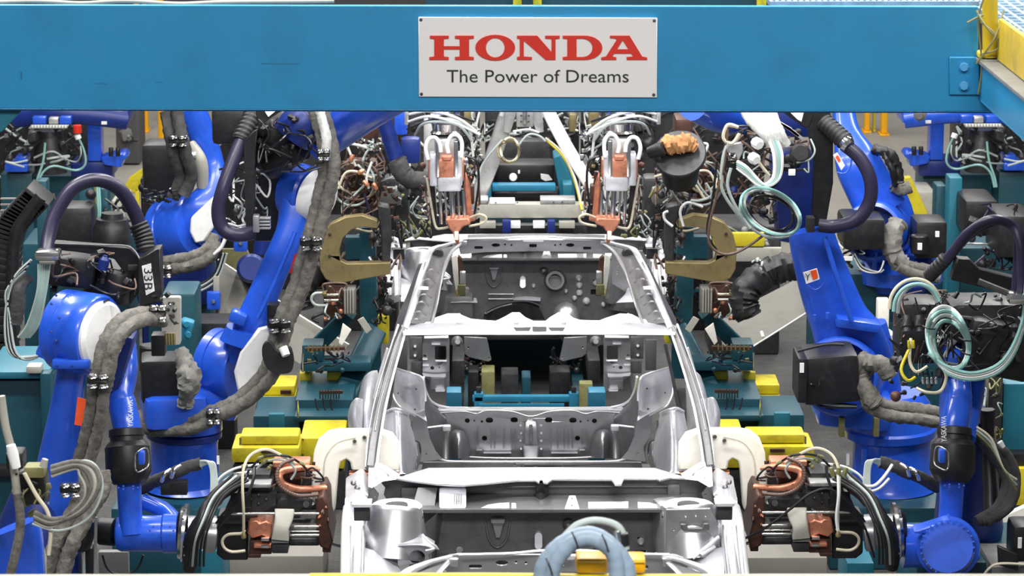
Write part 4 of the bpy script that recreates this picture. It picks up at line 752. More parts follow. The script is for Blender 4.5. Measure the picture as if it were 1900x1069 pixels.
SW(r3, 'upper_arm', BL, [(596, 268, 16.6, 60, 60), (640, 232, 16.3, 74, 70), (690, 196, 16.0, 80, 76), (740, 165, 15.8, 84, 80)], 4, 24, e=2.6, up=(0, 1, 0))
SW(r3, 'upper_arm_web', BL, [(606, 232, 16.4, 30, 30), (612, 262, 16.4, 26, 30), (618, 286, 16.4, 10, 20)], 4, 14, e=3)
sleeves(r3, [(590, 200, 16.0), (604, 250, 16.0), (612, 300, 15.98), (604, 350, 15.98), (592, 400, 16.0), (582, 440, 16.0), (570, 480, 16.0), (552, 540, 16.0), (530, 590, 15.98), (515, 640, 15.96), (500, 690, 15.96), (460, 735, 15.96), (418, 760, 15.96), (395, 768, 15.96)], 13, (16, 4))
sleeves(r3, [(398, 768, 15.96), (360, 786, 15.96), (320, 792, 15.98), (275, 790, 16.05), (258, 776, 16.1)], 12, (4, 14))
clamp(r3, 577, 447, 15.95, 40, 18); clamp(r3, 519, 600, 15.93, 40, 18); clamp(r3, 396, 768, 15.93, 26, 20); B(r3, 'coupling_mount', 'black', (495, 565, 520, 610), 16.0, .1, .01)
T(r3, 'hose_sleeve', 'silversleeve', [(592, 200, 15.9), (600, 230, 15.9), (606, 262, 15.9), (604, 292, 15.92)], 9, wr=.12, n=6)
clamp(r3, 600, 284, 15.85, 24, 14)
arch(r3, [(448, 262, 16.1), (432, 300, 16.05), (414, 350, 16.0), (405, 390, 16.0), (412, 422, 16.0), (436, 436, 16.0), (470, 432, 16.05)], 13.5, [(470, 212, 16.2), (460, 234, 16.15), (446, 262, 16.1)])
B(r3, 'conduit_mount', 'steel', (469, 400, 481, 432), 15.95, .06, .006)
for i in range(4): B(r3, 'mount_fin', 'steel', (480, 404 + i*6, 502, 408 + i*6), 15.96, .05, .003)
PR(r3, 'upright_bracket', 'black', [(452, 262), (470, 244), (478, 240), (474, 290), (471, 430), (456, 430)], 16.05, .08, bev=.005)
PR(r3, 'number_plate_holder', 'black', [(474, 198), (535, 198), (486, 230), (482, 240), (476, 220)], 15.9, .06, bev=.005)
PR(r3, 'number_plate', 'white', [(492, 196), (524, 196), (498, 217), (492, 208)], 15.885, .01)
drum(r3, (470, 285, 16.3), (555, 232, 16.2), 44, 'black', 'motor', False); drum(r3, (540, 255, 16.1), (575, 210, 16.1), 40, 'navy', 'motor', False)
drum(r3, (500, 312, 16.2), (560, 275, 16.1), 24, 'black', 'motor', False); BX(r3, 'motor_box', 'black', (430, 230, 16.5), (.2, .2, .2), bev=.03); BX(r3, 'motor_box', 'black', (500, 360, 16.6), (.2, .2, .5), bev=.04)
junk(r3, (480, 212, 600, 318), 15.95, 50, 11, ('black', 'dark_steel', 'black', 'rubber'), ('hose_black',), .3, 5, 14, 16)
junk(r3, (412, 310, 500, 420), 16.3, 26, 12, ('black', 'dark_steel', 'rubber'), ('hose_black', 'hose_grey', 'hose_white'), .3, 4, 10, 16)
PR(r3, 'cable_shield', 'rubber', [(487, 642), (500, 634), (512, 650), (525, 655), (538, 645), (545, 668), (540, 690), (520, 694), (500, 688), (488, 668)], 15.8, .04, bev=.008, sm=True)
L(r3, 'shield_socket', 'white', (525, 645, 15.78), (531, 660, 15.76), [(0, 9), (1, 8)], 14)
L(r3, 'turret', BL, (345, 795, 16.3), (345, 728, 16.3), [(0, 70), (.5, 70), (.7, 66), (1, 58)], 36); BX(r3, 'turret_block', BL, (322, 755, 16.1), (.34, .36, .18), (0, 0, .2), .05); BX(r3, 'turret_arm', BL, (400, 740, 16.3), (.28, .3, .16), (0, .2, 0), .05)
L(r3, 'turret_flange', 'navy', (342, 812, 16.3), (342, 797, 16.3), [(0, 66), (.2, 72), (.8, 72), (1, 68)], 40)
L(r3, 'base', BL, (342, 905, 16.3), (342, 812, 16.3), [(0, 74), (.1, 66), (.9, 64), (1, 66)], 40)
B(r3, 'rating_plate', 'white', (402, 846, 407, 862), 15.98, .01, 0)
BX(r3, 'motor', 'black', (300, 700, 16.1), (.22, .26, .24), (0, 0, .1), .03); L(r3, 'motor', 'black', (282, 690, 16.3), (282, 640, 16.3), cap(24), 24)
T(r3, 'cloth_cover', 'cloth_grey', [(334, 646, 15.9, 11), (342, 670, 15.88, 17), (350, 695, 15.86, 22), (350, 718, 15.86, 21), (345, 738, 15.88, 12), (344, 748, 15.9, 16)], 14, n=5, seg=16, wr=.22, seed=4)
BX(r3, 'riser', 'teal', V((P(350, 950, 16.3).x, 16.3, .2)), (.75, .75, .37), bev=.015)
B(r3, 'drop_box', 'black', (297, 893, 348, 920), 15.85, .06)
# ---- third robot deeper at left
r4 = thing('weld_robot', 'blue robot deeper in at left, its white joint cover behind a black hose arch', 'robot', V((P(330, 600, 20).x, 20, .012)), 'blue welding robots along the line')
drum(r4, (308, 430, 20.1), (370, 420, 19.9), 62); PR(r4, 'joint_cover', 'white', [(352, 430), (354, 405), (372, 388), (400, 362), (405, 372), (398, 420), (380, 448), (362, 452)], 19.72, .06, bev=.012)
SW(r4, 'lower_arm', BL, [(356, 200, 20, 50, 40), (375, 250, 20, 50, 40), (392, 300, 20, 46, 40), (398, 345, 19.95, 50, 44), (375, 390, 19.9, 80, 50), (345, 425, 19.9, 100, 50)], 5, 22, e=3)
SW(r4, 'arm_cover', 'grey_light', [(352, 270, 19.9, 26, 24), (372, 300, 19.85, 26, 24), (376, 345, 19.9, 22, 24)], 4, 14, e=2.5); CY(r4, 'hinge_pin', 'alu', (338, 288, 19.8), (364, 288, 19.8), 7)
sleeves(r4, [(318, 205, 19.8), (326, 250, 19.75), (335, 290, 19.75), (345, 330, 19.8), (330, 365, 19.8)], 12, (20, -6), 'sleeve_dark'); clamp(r4, 330, 258, 19.7, 34, 14)
sleeves(r4, [(402, 445, 19.6), (388, 468, 19.55), (360, 484, 19.55), (326, 490, 19.6), (300, 496, 19.65)], 12, (5, 14)); clamp(r4, 306, 500, 19.55, 24, 16); T(r4, 'trim_strip', 'white', [(418, 443, 19.5), (410, 460, 19.5), (396, 472, 19.5)], 3.5)
BX(r4, 'turret', 'navy', (325, 500, 20.2), (.5, .5, .45), bev=.1); BX(r4, 'motor', 'black', (310, 310, 20.2), (.3, .3, .35), bev=.04); junk(r4, (268, 350, 330, 375), 19.8, 14, 31, ('black', 'chrome', 'dark_steel'), ('hose_black',), .2, 4, 8)
for i in range(4): cable(r4, ['hose_black', 'hose_grey'][i % 2], [(412 + i*3, 470, 19.5), (396 + i*2, 510 + i*3, 19.5), (360, 532 + i*4, 19.5), (320, 540 + i*3, 19.5)], 2.6)
BX(r4, 'base', 'navy', (330, 580, 20.3), (.45, .45, .5), bev=.08); BX(r4, 'riser', 'teal', V((P(340, 600, 20.3).x, 20.3, .42)), (.42, .5, .82), bev=.02)
for x, y in ((446, 452), (396, 560)):
    B(r4, 'sensor_box', BL, (x-13, y-18, x+13, y+16), 19.4, .06, .015); bolts(r4, x, y, 19.4, 0, 8, 2, 4, 'chrome')
CY(r4, 'sensor_post', 'grey', (400, 660, 19.6), (400, 540, 19.6), 5); BX(r4, 'bracket', 'grey_light', (402, 532, 19.5), (.04, .04, .14)); L(r4, 'round_motor', 'navy', (470, 500, 19.9), (466, 498, 19.4), [(0, 24), (.1, 28), (.9, 28), (1, 22)], 24); L(r4, 'motor_stem', 'navy', (486, 470, 19.9), (492, 420, 19.9), [(0, 16), (1, 16)], 16)
# ---- robot right of the car, broad arm
r5 = thing('weld_robot', 'blue robot right of the car, broad arm with a white warning label', 'robot', V((P(1655, 900, 16.3).x, 16.3, .012)), 'blue welding robots along the line')
SW(r5, 'lower_arm', BL, [(1503, 425, 16.2, 84, 50), (1514, 470, 16.2, 92, 54), (1536, 540, 16.2, 104, 56), (1556, 590, 16.2, 112, 60), (1575, 630, 16.2, 132, 64), (1600, 680, 16.3, 120, 64)], 5, 26, e=4.5)
T(r5, 'arm_edge_rib', BL, [(1530, 440, 16.02), (1548, 500, 16.0), (1568, 560, 15.98), (1580, 596, 15.98)], 5)
BX(r5, 'arm_ledge', BL, (1590, 598, 16.1), (.24, .2, .05), (0, .15, 0), .02)
L(r5, 'joint_housing', BL, (1572, 700, 16.35), (1556, 698, 15.95), [(0, 70), (.05, 76), (.9, 76), (.95, 72), (.96, 66), (.6, 64)], 48)
SW(r5, 'joint_side', BL, [(1620, 600, 16.4, 50, 60), (1634, 670, 16.4, 60, 60), (1640, 740, 16.4, 70, 60)], 4, 20, e=3)
BX(r5, 'motor', 'black', (1536, 692, 15.82), (.30, .36, .26), (0, -.08, 0), .035); BX(r5, 'motor_plate', 'black', (1484, 695, 15.75), (.05, .3, .24), (0, 0, 0), .02); B(r5, 'motor_label', 'white', (1484, 674, 1492, 692), 15.58, .01, 0); SW(r5, 'motor_rail', 'rubber', [(1480, 652, 15.62, 5, 5), (1530, 640, 15.62, 5, 5), (1566, 640, 15.62, 5, 5)], 3, 8)
PR(r5, 'warning_label', 'white', [(1490, 506), (1516, 498), (1521, 518), (1496, 527)], 15.93, .006); PR(r5, 'label_symbol', 'orange', [(1504, 503), (1515, 500), (1518, 515), (1508, 519)], 15.925, .006); TX(r5, 'label_lettering', 'ink', 'Y', 1494, 508, 1503, 520, 15.925)
T(r5, 'cast_ring', BL, [(1500, 530, 15.92), (1512, 538, 15.92), (1526, 530, 15.92), (1531, 515, 15.92)], 1.5)
for x, y in ((1512, 596), (1536, 592)): CY(r5, 'lifting_eye', BL, (x, y, 15.9), (x, y - 12, 15.9), 4)
sleeves(r5, [(1612, 670, 15.8), (1598, 690, 15.75), (1596, 720, 15.72), (1612, 748, 15.7), (1650, 762, 15.7), (1700, 768, 15.72), (1748, 776, 15.75)], 12, (10, 20)); T(r5, 'cloth_cover', 'sleeve', [(1608, 674, 15.7), (1636, 676, 15.65), (1650, 700, 15.65)], 17, wr=.15, n=8); T(r5, 'cloth_cover', 'sleeve', [(1596, 700, 15.7), (1610, 730, 15.66), (1626, 750, 15.66)], 18, wr=.15, n=8)
L(r5, 'turret', BL, (1652, 792, 16.4), (1652, 728, 16.4), [(0, 84), (.3, 80), (.7, 76), (1, 60)], 36); BX(r5, 'turret_block', BL, (1580, 750, 16.3), (.4, .4, .2), (0, .1, 0), .05)
L(r5, 'turret_flange', BL, (1652, 812, 16.4), (1652, 790, 16.4), [(0, 78), (.2, 86), (.8, 88), (1, 84)], 44)
for x in (1562, 1626): B(r5, 'stop_block', 'khaki', (x-5, 775, x+6, 812), 15.95, .05)
L(r5, 'base', BL, (1655, 905, 16.4), (1655, 812, 16.4), [(0, 84), (.12, 76), (.9, 74), (1, 76)], 44); SW(r5, 'base_rib', BL, [(1600, 900, 16.1, 9, 14), (1604, 835, 16.1, 9, 14)], 2, 10, e=4); B(r5, 'rating_plate', 'white', (1571, 842, 1576, 864), 16.2, .02, 0)
for i in range(3): cable(r5, ['hose_black', 'hose_grey', 'hose_black'][i], [(1488, 700, 15.7), (1500, 730 + i*4, 15.7), (1530, 745 + i*5, 15.7), (1590, 752 + i*2, 15.7)], 2.2)
junk(r5, (1490, 705, 1520, 745), 15.72, 14, 77, ('black', 'dark_steel'), ('hose_black',), .1, 3, 7)
arch(r5, [(1566, 268, 16.0), (1594, 292, 15.98), (1614, 330, 15.96), (1614, 372, 15.96), (1590, 408, 15.96), (1550, 420, 16.0), (1520, 418, 16.02)], 13, [(1528, 226, 16.1), (1548, 244, 16.05), (1570, 264, 16.0)])
L(r5, 'boot_ring', 'chrome', (1566, 262, 15.98), (1576, 272, 15.96), [(0, 13), (.5, 16), (1, 13)], 16)
PR(r5, 'upright_bracket', 'black', [(1500, 245), (1506, 205), (1540, 205), (1546, 240), (1546, 340), (1532, 420), (1508, 420), (1512, 300)], 16.1, .1, bev=.006); B(r5, 'bracket_clamp', 'dark_steel', (1497, 404, 1512, 432), 15.95, .08)
PR(r5, 'number_plate_holder', 'black', [(1440, 200), (1515, 200), (1502, 236), (1494, 238)], 15.9, .05, bev=.005); PR(r5, 'number_plate', 'white', [(1455, 198), (1494, 198), (1487, 226), (1480, 222)], 15.885, .01)
BX(r5, 'elbow_block', 'navy', (1478, 360, 16.5), (.26, .25, .5), (0, -.1, 0), .06); BX(r5, 'elbow_block', 'navy', (1480, 215, 16.5), (.3, .3, .2), bev=.05); SW(r5, 'upper_arm', BL, [(1290, 190, 16.0, 70, 60), (1330, 212, 16.2, 64, 56), (1370, 228, 16.4, 50, 50)], 4, 20, e=2.5, up=(0, 1, 0))
for i in range(5): T(r5, 'hose_sleeve', 'silversleeve', [(1378 + i*13, 198, 15.9), (1390 + i*12, 222, 15.85), (1412 + i*9, 245, 15.82), (1432 + i*7, 268, 15.84)], 8.5, n=6, wr=.1, seed=i)
for i in range(4): cable(r5, ['hose_white', 'hose_grey', 'hose_teal'][i % 3], [(1428 + i*5, 262, 15.8), (1436 + i*5, 290, 15.78), (1434 + i*4, 330, 15.76), (1410 + i*3, 344, 15.74), (1386, 326 - i*5, 15.76), (1368, 312 - i*4, 15.8)], 3.4, 'hose')
for k, (cx, cy, rx, ry, m, rt) in enumerate([(1430, 392, 60, 38, 'hose_teal', .5), (1432, 394, 56, 34, 'hose_grey', .55), (1428, 396, 58, 42, 'hose_grey', .5), (1426, 388, 50, 34, 'hose_black', .6), (1434, 398, 48, 30, 'hose_black', .5)]): loop(r5, m, cx, cy, rx, ry, 15.74 + .03*k, 2.9, rot=rt)
for pts, m, r in (([(1352, 262, 15.8), (1342, 290, 15.8), (1338, 340, 15.8), (1350, 372, 15.8), (1385, 418, 15.8)], 'hose_grey', 3.4), ([(1356, 312, 15.76), (1350, 345, 15.76), (1366, 385, 15.76), (1392, 424, 15.76)], 'hose_grey', 3.4), ([(1370, 236, 15.8), (1350, 232, 15.8), (1342, 256, 15.8), (1358, 266, 15.8), (1372, 248, 15.8)], 'hose_cream', 3.6), ([(1402, 292, 15.8), (1416, 312, 15.8), (1428, 326, 15.8)], 'hose_cream', 3.4), ([(1350, 240, 15.8), (1344, 300, 15.8), (1330, 360, 15.8), (1316, 420, 15.8), (1318, 455, 15.8), (1345, 472, 15.8), (1380, 462, 15.8), (1425, 430, 15.8)], 'hose_rust', 2.8), ([(1330, 300, 15.9), (1322, 370, 15.9), (1312, 430, 15.9), (1330, 465, 15.9)], 'hose_black', 2.6), ([(1376, 262, 15.86), (1398, 280, 15.86), (1422, 318, 15.86)], 'hose_rust', 2.6)): cable(r5, m, pts, r, 'hose')
for x, y in ((1400, 262), (1394, 290)): L(r5, 'plug', 'white', (x, y, 15.75), (x + 10, y + 8, 15.7), [(0, 8), (.2, 11), (.8, 11), (1, 8)], 8)
L(r5, 'black_valve', 'black', (1484, 286, 15.9), (1486, 284, 15.7), [(0, 20), (.8, 18), (1, 14)], 24); T(r5, 'valve_wire', 'hose_grey', [(1504, 258, 15.75), (1512, 280, 15.72), (1502, 296, 15.72), (1478, 302, 15.72)], 1.8)
PR(r5, 'bracket_plate', 'alu', [(1352, 268), (1378, 264), (1380, 280), (1370, 300), (1364, 284), (1350, 284)], 15.9, .04, bev=.005); B(r5, 'small_tag', 'white', (1463, 314, 1476, 326), 15.7, .01)
junk(r5, (1345, 235, 1500, 320), 16.0, 56, 14, ('black', 'dark_steel', 'chrome', 'rubber', 'black'), ('hose_black', 'hose_grey', 'hose_rust'), .3, 5, 13, 18)
junk(r5, (1370, 320, 1440, 410), 16.3, 26, 15, ('dark_steel', 'black', 'rubber'), ('hose_black', 'hose_rust'), .3, 6, 14, 10)
for i in range(4): SW(r5, 'valve_bar', 'alu', [(1440 + i*7, 224 + i*4, 15.85, 6, 8), (1468 + i*7, 240 + i*6, 15.85, 6, 8)], 2, 8, e=6, up=(0, 1, 0))
BX(r5, 'riser', 'teal', V((P(1660, 950, 16.4).x, 16.4, .185)), (.8, .8, .345), bev=.015)
# ---- robot deeper at right
r6 = thing('weld_robot', 'blue robot deeper in at right, arm rising under the beam beside yellow posts', 'robot', V((P(1650, 600, 19.6).x, 19.6, .012)), 'blue welding robots along the line')
SW(r6, 'lower_arm', BL, [(1564, 198, 19.8, 40, 40), (1572, 250, 19.7, 50, 44), (1590, 300, 19.6, 84, 50), (1612, 345, 19.6, 92, 54), (1636, 390, 19.6, 96, 60)], 5, 24, e=4)
L(r6, 'joint_housing', BL, (1640, 430, 19.8), (1618, 430, 19.3), [(0, 52), (.05, 58), (.9, 58), (.95, 54), (.96, 48), (.6, 46)], 40); BX(r6, 'motor', 'black', (1597, 425, 19.25), (.26, .4, .2), bev=.03); SW(r6, 'joint_side', BL, [(1650, 350, 19.8, 50, 60), (1668, 400, 19.8, 56, 60), (1668, 460, 19.8, 60, 60)], 4, 20, e=3)
PR(r6, 'warning_label', 'white', [(1546, 288), (1554, 283), (1568, 307), (1561, 316)], 19.38, .006); PR(r6, 'label_symbol', 'orange', [(1550, 291), (1555, 288), (1560, 298), (1556, 301)], 19.375, .006); T(r6, 'cast_ring', BL, [(1553, 320, 19.37), (1566, 322, 19.37), (1577, 312, 19.37), (1580, 295, 19.37)], 1.5)
T(r6, 'wire_loom', 'black', [(1622, 278, 19.5), (1650, 284, 19.4), (1664, 310, 19.4), (1668, 340, 19.4)], 10, wr=.25, n=8); T(r6, 'wire_loom', 'black', [(1640, 285, 19.4), (1655, 315, 19.35), (1662, 345, 19.4)], 6, wr=.3, n=8); sleeves(r6, [(1655, 345, 19.5), (1672, 352, 19.5), (1690, 346, 19.5)], 9, (2, 6), 'sleeve')
T(r6, 'cloth_cover', 'cloth_grey', [(1668, 412, 19.2), (1656, 440, 19.15), (1658, 470, 19.15), (1672, 492, 19.15)], 19, wr=.15, n=8); sleeves(r6, [(1664, 488, 19.1), (1690, 500, 19.1), (1720, 506, 19.1), (1740, 510, 19.1)], 10, (6, 14))
BX(r6, 'motor', 'black', (1722, 438, 19.4), (.2, .3, .24), bev=.03); L(r6, 'motor', 'black', (1706, 470, 19.2), (1706, 436, 19.2), cap(17), 20); B(r6, 'motor_label', 'white', (1703, 452, 1711, 464), 19.0, .02, 0); B(r6, 'motor_label', 'white', (1736, 430, 1743, 440), 19.1, .02, 0)
L(r6, 'turret', BL, (1670, 520, 19.6), (1670, 470, 19.6), [(0, 80), (.5, 80), (1, 56)], 36); L(r6, 'turret_flange', BL, (1668, 540, 19.6), (1668, 522, 19.6), [(0, 50), (.2, 56), (.8, 56), (1, 50)], 36); SW(r6, 'rib', BL, [(1625, 470, 19.3, 6, 10), (1622, 505, 19.3, 10, 10)], 2, 8)
B(r6, 'junction_box', 'cream', (1628, 556, 1650, 635), 18.9, .1, .01); L(r6, 'box_connector', 'white', (1646, 618, 18.8), (1656, 628, 18.7), [(0, 9), (.5, 10), (1, 7)], 14); junk(r6, (1555, 450, 1605, 500), 19.2, 16, 41, ('black', 'bronze', 'dark_steel'), ('hose_grey', 'hose_black'), .1, 3, 8, 8); B(r6, 'tag_plate', 'white', (1562, 476, 1582, 484), 19.05, .01, 0)
for i in range(3): cable(r6, ['hose_grey', 'hose_black', 'hose_white'][i], [(1585, 470 + i*4, 19.1), (1600, 495 + i*3, 19.1), (1630, 505, 19.1), (1640, 500 - i*8, 19.1)], 1.8)
BX(r6, 'base', 'teal', (1640, 560, 19.8), (.6, .6, .5), bev=.04); BX(r6, 'riser', 'teal', V((P(1650, 600, 19.9).x, 19.9, .32)), (1.0, .9, .62), bev=.02)
# ---------------------------------------------------------------- spot weld guns
def c_gun(p, right=False):
    D = 14.2
    PR(p, 'throat_frame', 'cream', [(582, 842), (590, 822), (608, 807), (630, 803), (705, 803), (728, 811), (741, 830), (743, 873), (652, 873), (650, 858), (642, 852), (632, 857), (628, 872), (622, 945), (615, 956), (603, 950), (598, 935), (577, 920), (579, 880)], D+.1, .1, bev=.012)
    T(p, 'water_line', 'hose_cream', [(660, 812, D+.08), (625, 822, D+.08), (604, 850, D+.08), (600, 890, D+.08)], 1.2)
    for x, y in ((676, 812), (658, 819)): L(p, 'line_clip', 'black', (x, y, D+.1), (x, y, D+.06), [(0, 4), (.7, 4), (1, 2.5)], 8)
    L(p, 'electrode_arm', 'copper', (648, 880, D+.15), (740, 880, D+.15), [(0, 7), (.6, 7), (1, 5)], 16); L(p, 'electrode_tip', 'chrome', (736, 880, D+.15), (752, 880, D+.15), [(0, 4), (.7, 4), (1, 2)], 12)
    PR(p, 'adapter_plate', 'black', [(402, 958), (425, 955), (460, 962), (460, 1040), (415, 1040), (402, 1030)], D-.1, .14, bev=.008)
    PR(p, 'gusset_plate', 'dark_steel', [(415, 958), (418, 945), (430, 918), (512, 916), (512, 938), (468, 962), (450, 972), (415, 972)], D-.16, .05, [EL(425, 952, 2.2, 2.2, 8), EL(438, 953, 2.2, 2.2, 8)], bev=.005); bolts(p, 480, 926, D-.17, 14, 8, 4, 3, 'black')
    B(p, 'valve_box', 'black', (427, 914, 466, 945), D-.22, .12); B(p, 'cylinder_mount', 'dark_steel', (430, 892, 508, 916), D-.12, .16); B(p, 'mount_cap', 'alu', (440, 898, 504, 906), D-.19, .1, .01); B(p, 'terminal_block', 'black', (452, 880, 502, 892), D-.1, .12)
    PR(p, 'transformer_block', 'copper', [(462, 968), (478, 966), (482, 970), (494, 966), (505, 972), (504, 1000), (486, 994), (468, 1000), (458, 990)], D-.22, .16, bev=.008)
    B(p, 'transformer_base', 'copper_dark', (462, 1002, 505, 1030), D-.2, .16, .008); B(p, 'copper_bus', 'copper', (470, 1010, 504, 1018), D-.24, .06, .006); B(p, 'bus_clamp', 'chrome', (484, 999, 500, 1005), D-.25, .06, .006); B(p, 'bus_clamp', 'chrome', (484, 1012, 500, 1018), D-.25, .06, .006); B(p, 'copper_foot', 'copper_dark', (460, 1028, 484, 1036), D-.2, .1, .005)
    SW(p, 'saddle_bracket', 'grey_light', [(528, 946, D-.26, 38, 12), (527, 960, D-.28, 36, 14), (522, 980, D-.3, 30, 16), (520, 1000, D-.3, 34, 16)], 6, 18, e=7)
    B(p, 'saddle_base', 'grey', (503, 1000, 536, 1009), D-.3, .16, .006); B(p, 'saddle_foot', 'dark_steel', (504, 1009, 535, 1028), D-.28, .14, .006)
    CY(p, 'drive_cylinder', 'black', (536, 985, D-.1), (594, 985, D-.1), 24); CY(p, 'drive_cylinder', 'dark_steel', (536, 1004, D-.16), (592, 1004, D-.16), 9)
    for y, x0 in ((953, 425), (977, 545), (993, 536), (986, 538)): CY(p, 'guide_rod', 'chrome', (x0, y, D-.24), (592, y, D-.24), 3 if y != 986 else 1.6)
    B(p, 'sensor_housing', 'dark_steel', (512, 926, 582, 946), D-.14, .12, .02); CY(p, 'sensor_cap', 'black', (568, 936, D-.14), (568, 936, D-.2), 7); LO(p, 'bracket_wing', 'white', [[(566, 936, D-.1), (575, 920, D-.12), (584, 918, D-.1)], [(572, 944, D-.1), (580, 938, D-.14), (586, 934, D-.1)]])
    PR(p, 'rear_arm', 'copper_dark', [(588, 925), (600, 918), (608, 935), (610, 975), (618, 1005), (612, 1022), (594, 1016), (587, 1000), (586, 950)], D-.24, .36, bev=.01); junk(p, (588, 930, 610, 975), D-.24, 8, 5, ('copper_dark', 'copper', 'dark_steel'), ('hose_rust',), .05, 4, 8, 2)
    CY(p, 'lower_electrode', 'chrome', (612, 1008, D-.2), (648, 1018, D-.1), 3.4); B(p, 'arm_foot', 'copper_dark', (598, 1014, 614, 1026), D-.22, .1, .005)
    SW(p, 'flex_strap', 'copper', [(605, 905, D-.1, 10, 16), (560, 908, D-.14, 12, 16), (528, 900, D-.16, 13, 16), (519, 886, D-.16, 13, 16), (526, 874, D-.14, 12, 16), (560, 868, D-.1, 10, 16), (590, 870, D-.05, 8, 16)], 6, 14, e=4, up=(0, 1, 0))
    B(p, 'strap_block', 'copper_dark', (504, 862, 560, 905), D, .1, .01); B(p, 'strap_plate', 'copper', (505, 858, 575, 868), D-.06, .12, .008); B(p, 'strap_clamp', 'copper_dark', (536, 876, 566, 890), D-.12, .08)
    T(p, 'braided_hose', 'hose_rust', [(590, 918, D-.2), (555, 920, D-.24), (526, 908, D-.26), (514, 888, D-.26), (520, 864, D-.24), (545, 852, D-.2)], 3.4, n=8, rib=.15, ribn=30)
    hs = [([(452, 998, D-.3), (452, 950, D-.34), (450, 905, D-.34), (452, 870, D-.3), (465, 845, D-.26), (492, 834, D-.24), (520, 844, D-.2), (548, 862, D-.16)], 'hose_cream', 3),
          ([(455, 1022, D-.3), (430, 1024, D-.3), (416, 1016, D-.3), (413, 1002, D-.3), (424, 992, D-.3), (448, 990, D-.3), (454, 984, D-.3)], 'hose_cream', 3),
          ([(396, 905, D-.2), (410, 885, D-.2), (430, 872, D-.18), (450, 866, D-.16), (480, 862, D-.12)], 'hose_white', 2.6), ([(394, 915, D-.2), (412, 896, D-.2), (436, 880, D-.18), (466, 876, D-.16)], 'hose_white', 2.6), ([(392, 925, D-.2), (408, 905, D-.2), (430, 890, D-.2), (460, 888, D-.16)], 'hose_grey', 2.6),
          ([(466, 868, D-.2), (490, 848, D-.2), (530, 846, D-.2), (560, 862, D-.16), (580, 885, D-.12), (600, 890, D-.1)], 'hose_black', 2.4), ([(470, 876, D-.2), (495, 856, D-.2), (528, 854, D-.2), (548, 872, D-.2), (540, 890, D-.2)], 'hose_grey', 2.4),
          ([(568, 876, D-.14), (580, 868, D-.16), (596, 882, D-.16), (600, 892, D-.14), (584, 894, D-.14)], 'hose_black', 2), ([(390, 1000, D-.25), (420, 960, D-.28), (455, 925, D-.28), (470, 890, D-.24), (472, 868, D-.2)], 'hose_black', 3.2),
          ([(380, 1010, D-.25), (405, 965, D-.25), (430, 935, D-.25), (450, 900, D-.24), (462, 872, D-.2)], 'hose_black', 2.6)]
    for pts, m, r in hs: cable(p, m, pts, r, 'hose')
    for x, y, a in ((486, 860, .6), (496, 872, .9), (478, 852, .4), (448, 866, .2), (556, 858, -.5)): L(p, 'hose_fitting', 'khaki', (x, y, D-.22), (x + 12*math.cos(a), y - 12*math.sin(a), D-.22), [(0, 3), (.2, 4), (.5, 4), (.6, 3), (1, 3)], 8)
    L(p, 'hose_fitting', 'bronze', (452, 990, D-.34), (452, 1000, D-.34), [(0, 3), (.3, 5), (.8, 5), (1, 3)], 8)
    junk(p, (500, 860, 585, 915), D-.04, 10, 9, ('copper_dark', 'copper', 'dark_steel'), ('hose_rust',), .05, 4, 8, 3)
w1 = thing('weld_gun', 'spot weld gun with a white C-shaped frame reaching into the left side of the car', 'weld gun', P(500, 1036, 14.1), 'spot weld guns on the robots'); c_gun(w1)
w2 = thing('weld_gun', 'spot weld gun with a cream C-shaped frame at the right side of the car', 'weld gun', V((-P(500, 1036, 14.1).x, 14.1, P(500, 1036, 14.1).z)), 'spot weld guns on the robots')
with mirrored(): c_gun(w2, True)
for pts, m, r in (([(1380, 1000, 13.9), (1420, 980, 13.86), (1470, 942, 13.84), (1505, 915, 13.84), (1540, 908, 13.84), (1575, 935, 13.84), (1605, 980, 13.84), (1622, 1035, 13.84)], 'hose_black', 2.6), ([(1555, 880, 13.84), (1556, 920, 13.8), (1552, 960, 13.8), (1555, 985, 13.8)], 'hose_white', 3.4), ([(1570, 880, 13.9), (1590, 898, 13.9), (1620, 902, 13.9), (1640, 885, 13.92), (1656, 862, 13.95)], 'hose_white', 3.2), ([(1575, 888, 13.9), (1600, 910, 13.9), (1628, 908, 13.9), (1650, 888, 13.92)], 'hose_white', 3)): cable(w2, m, pts, r, 'hose')
for x in (1546, 1556, 1566): L(w2, 'hose_fitting', 'khaki', (x, 884, 13.84), (x + (x-1556)*.4, 868, 13.84), [(0, 4), (.6, 5), (1, 4)], 8)
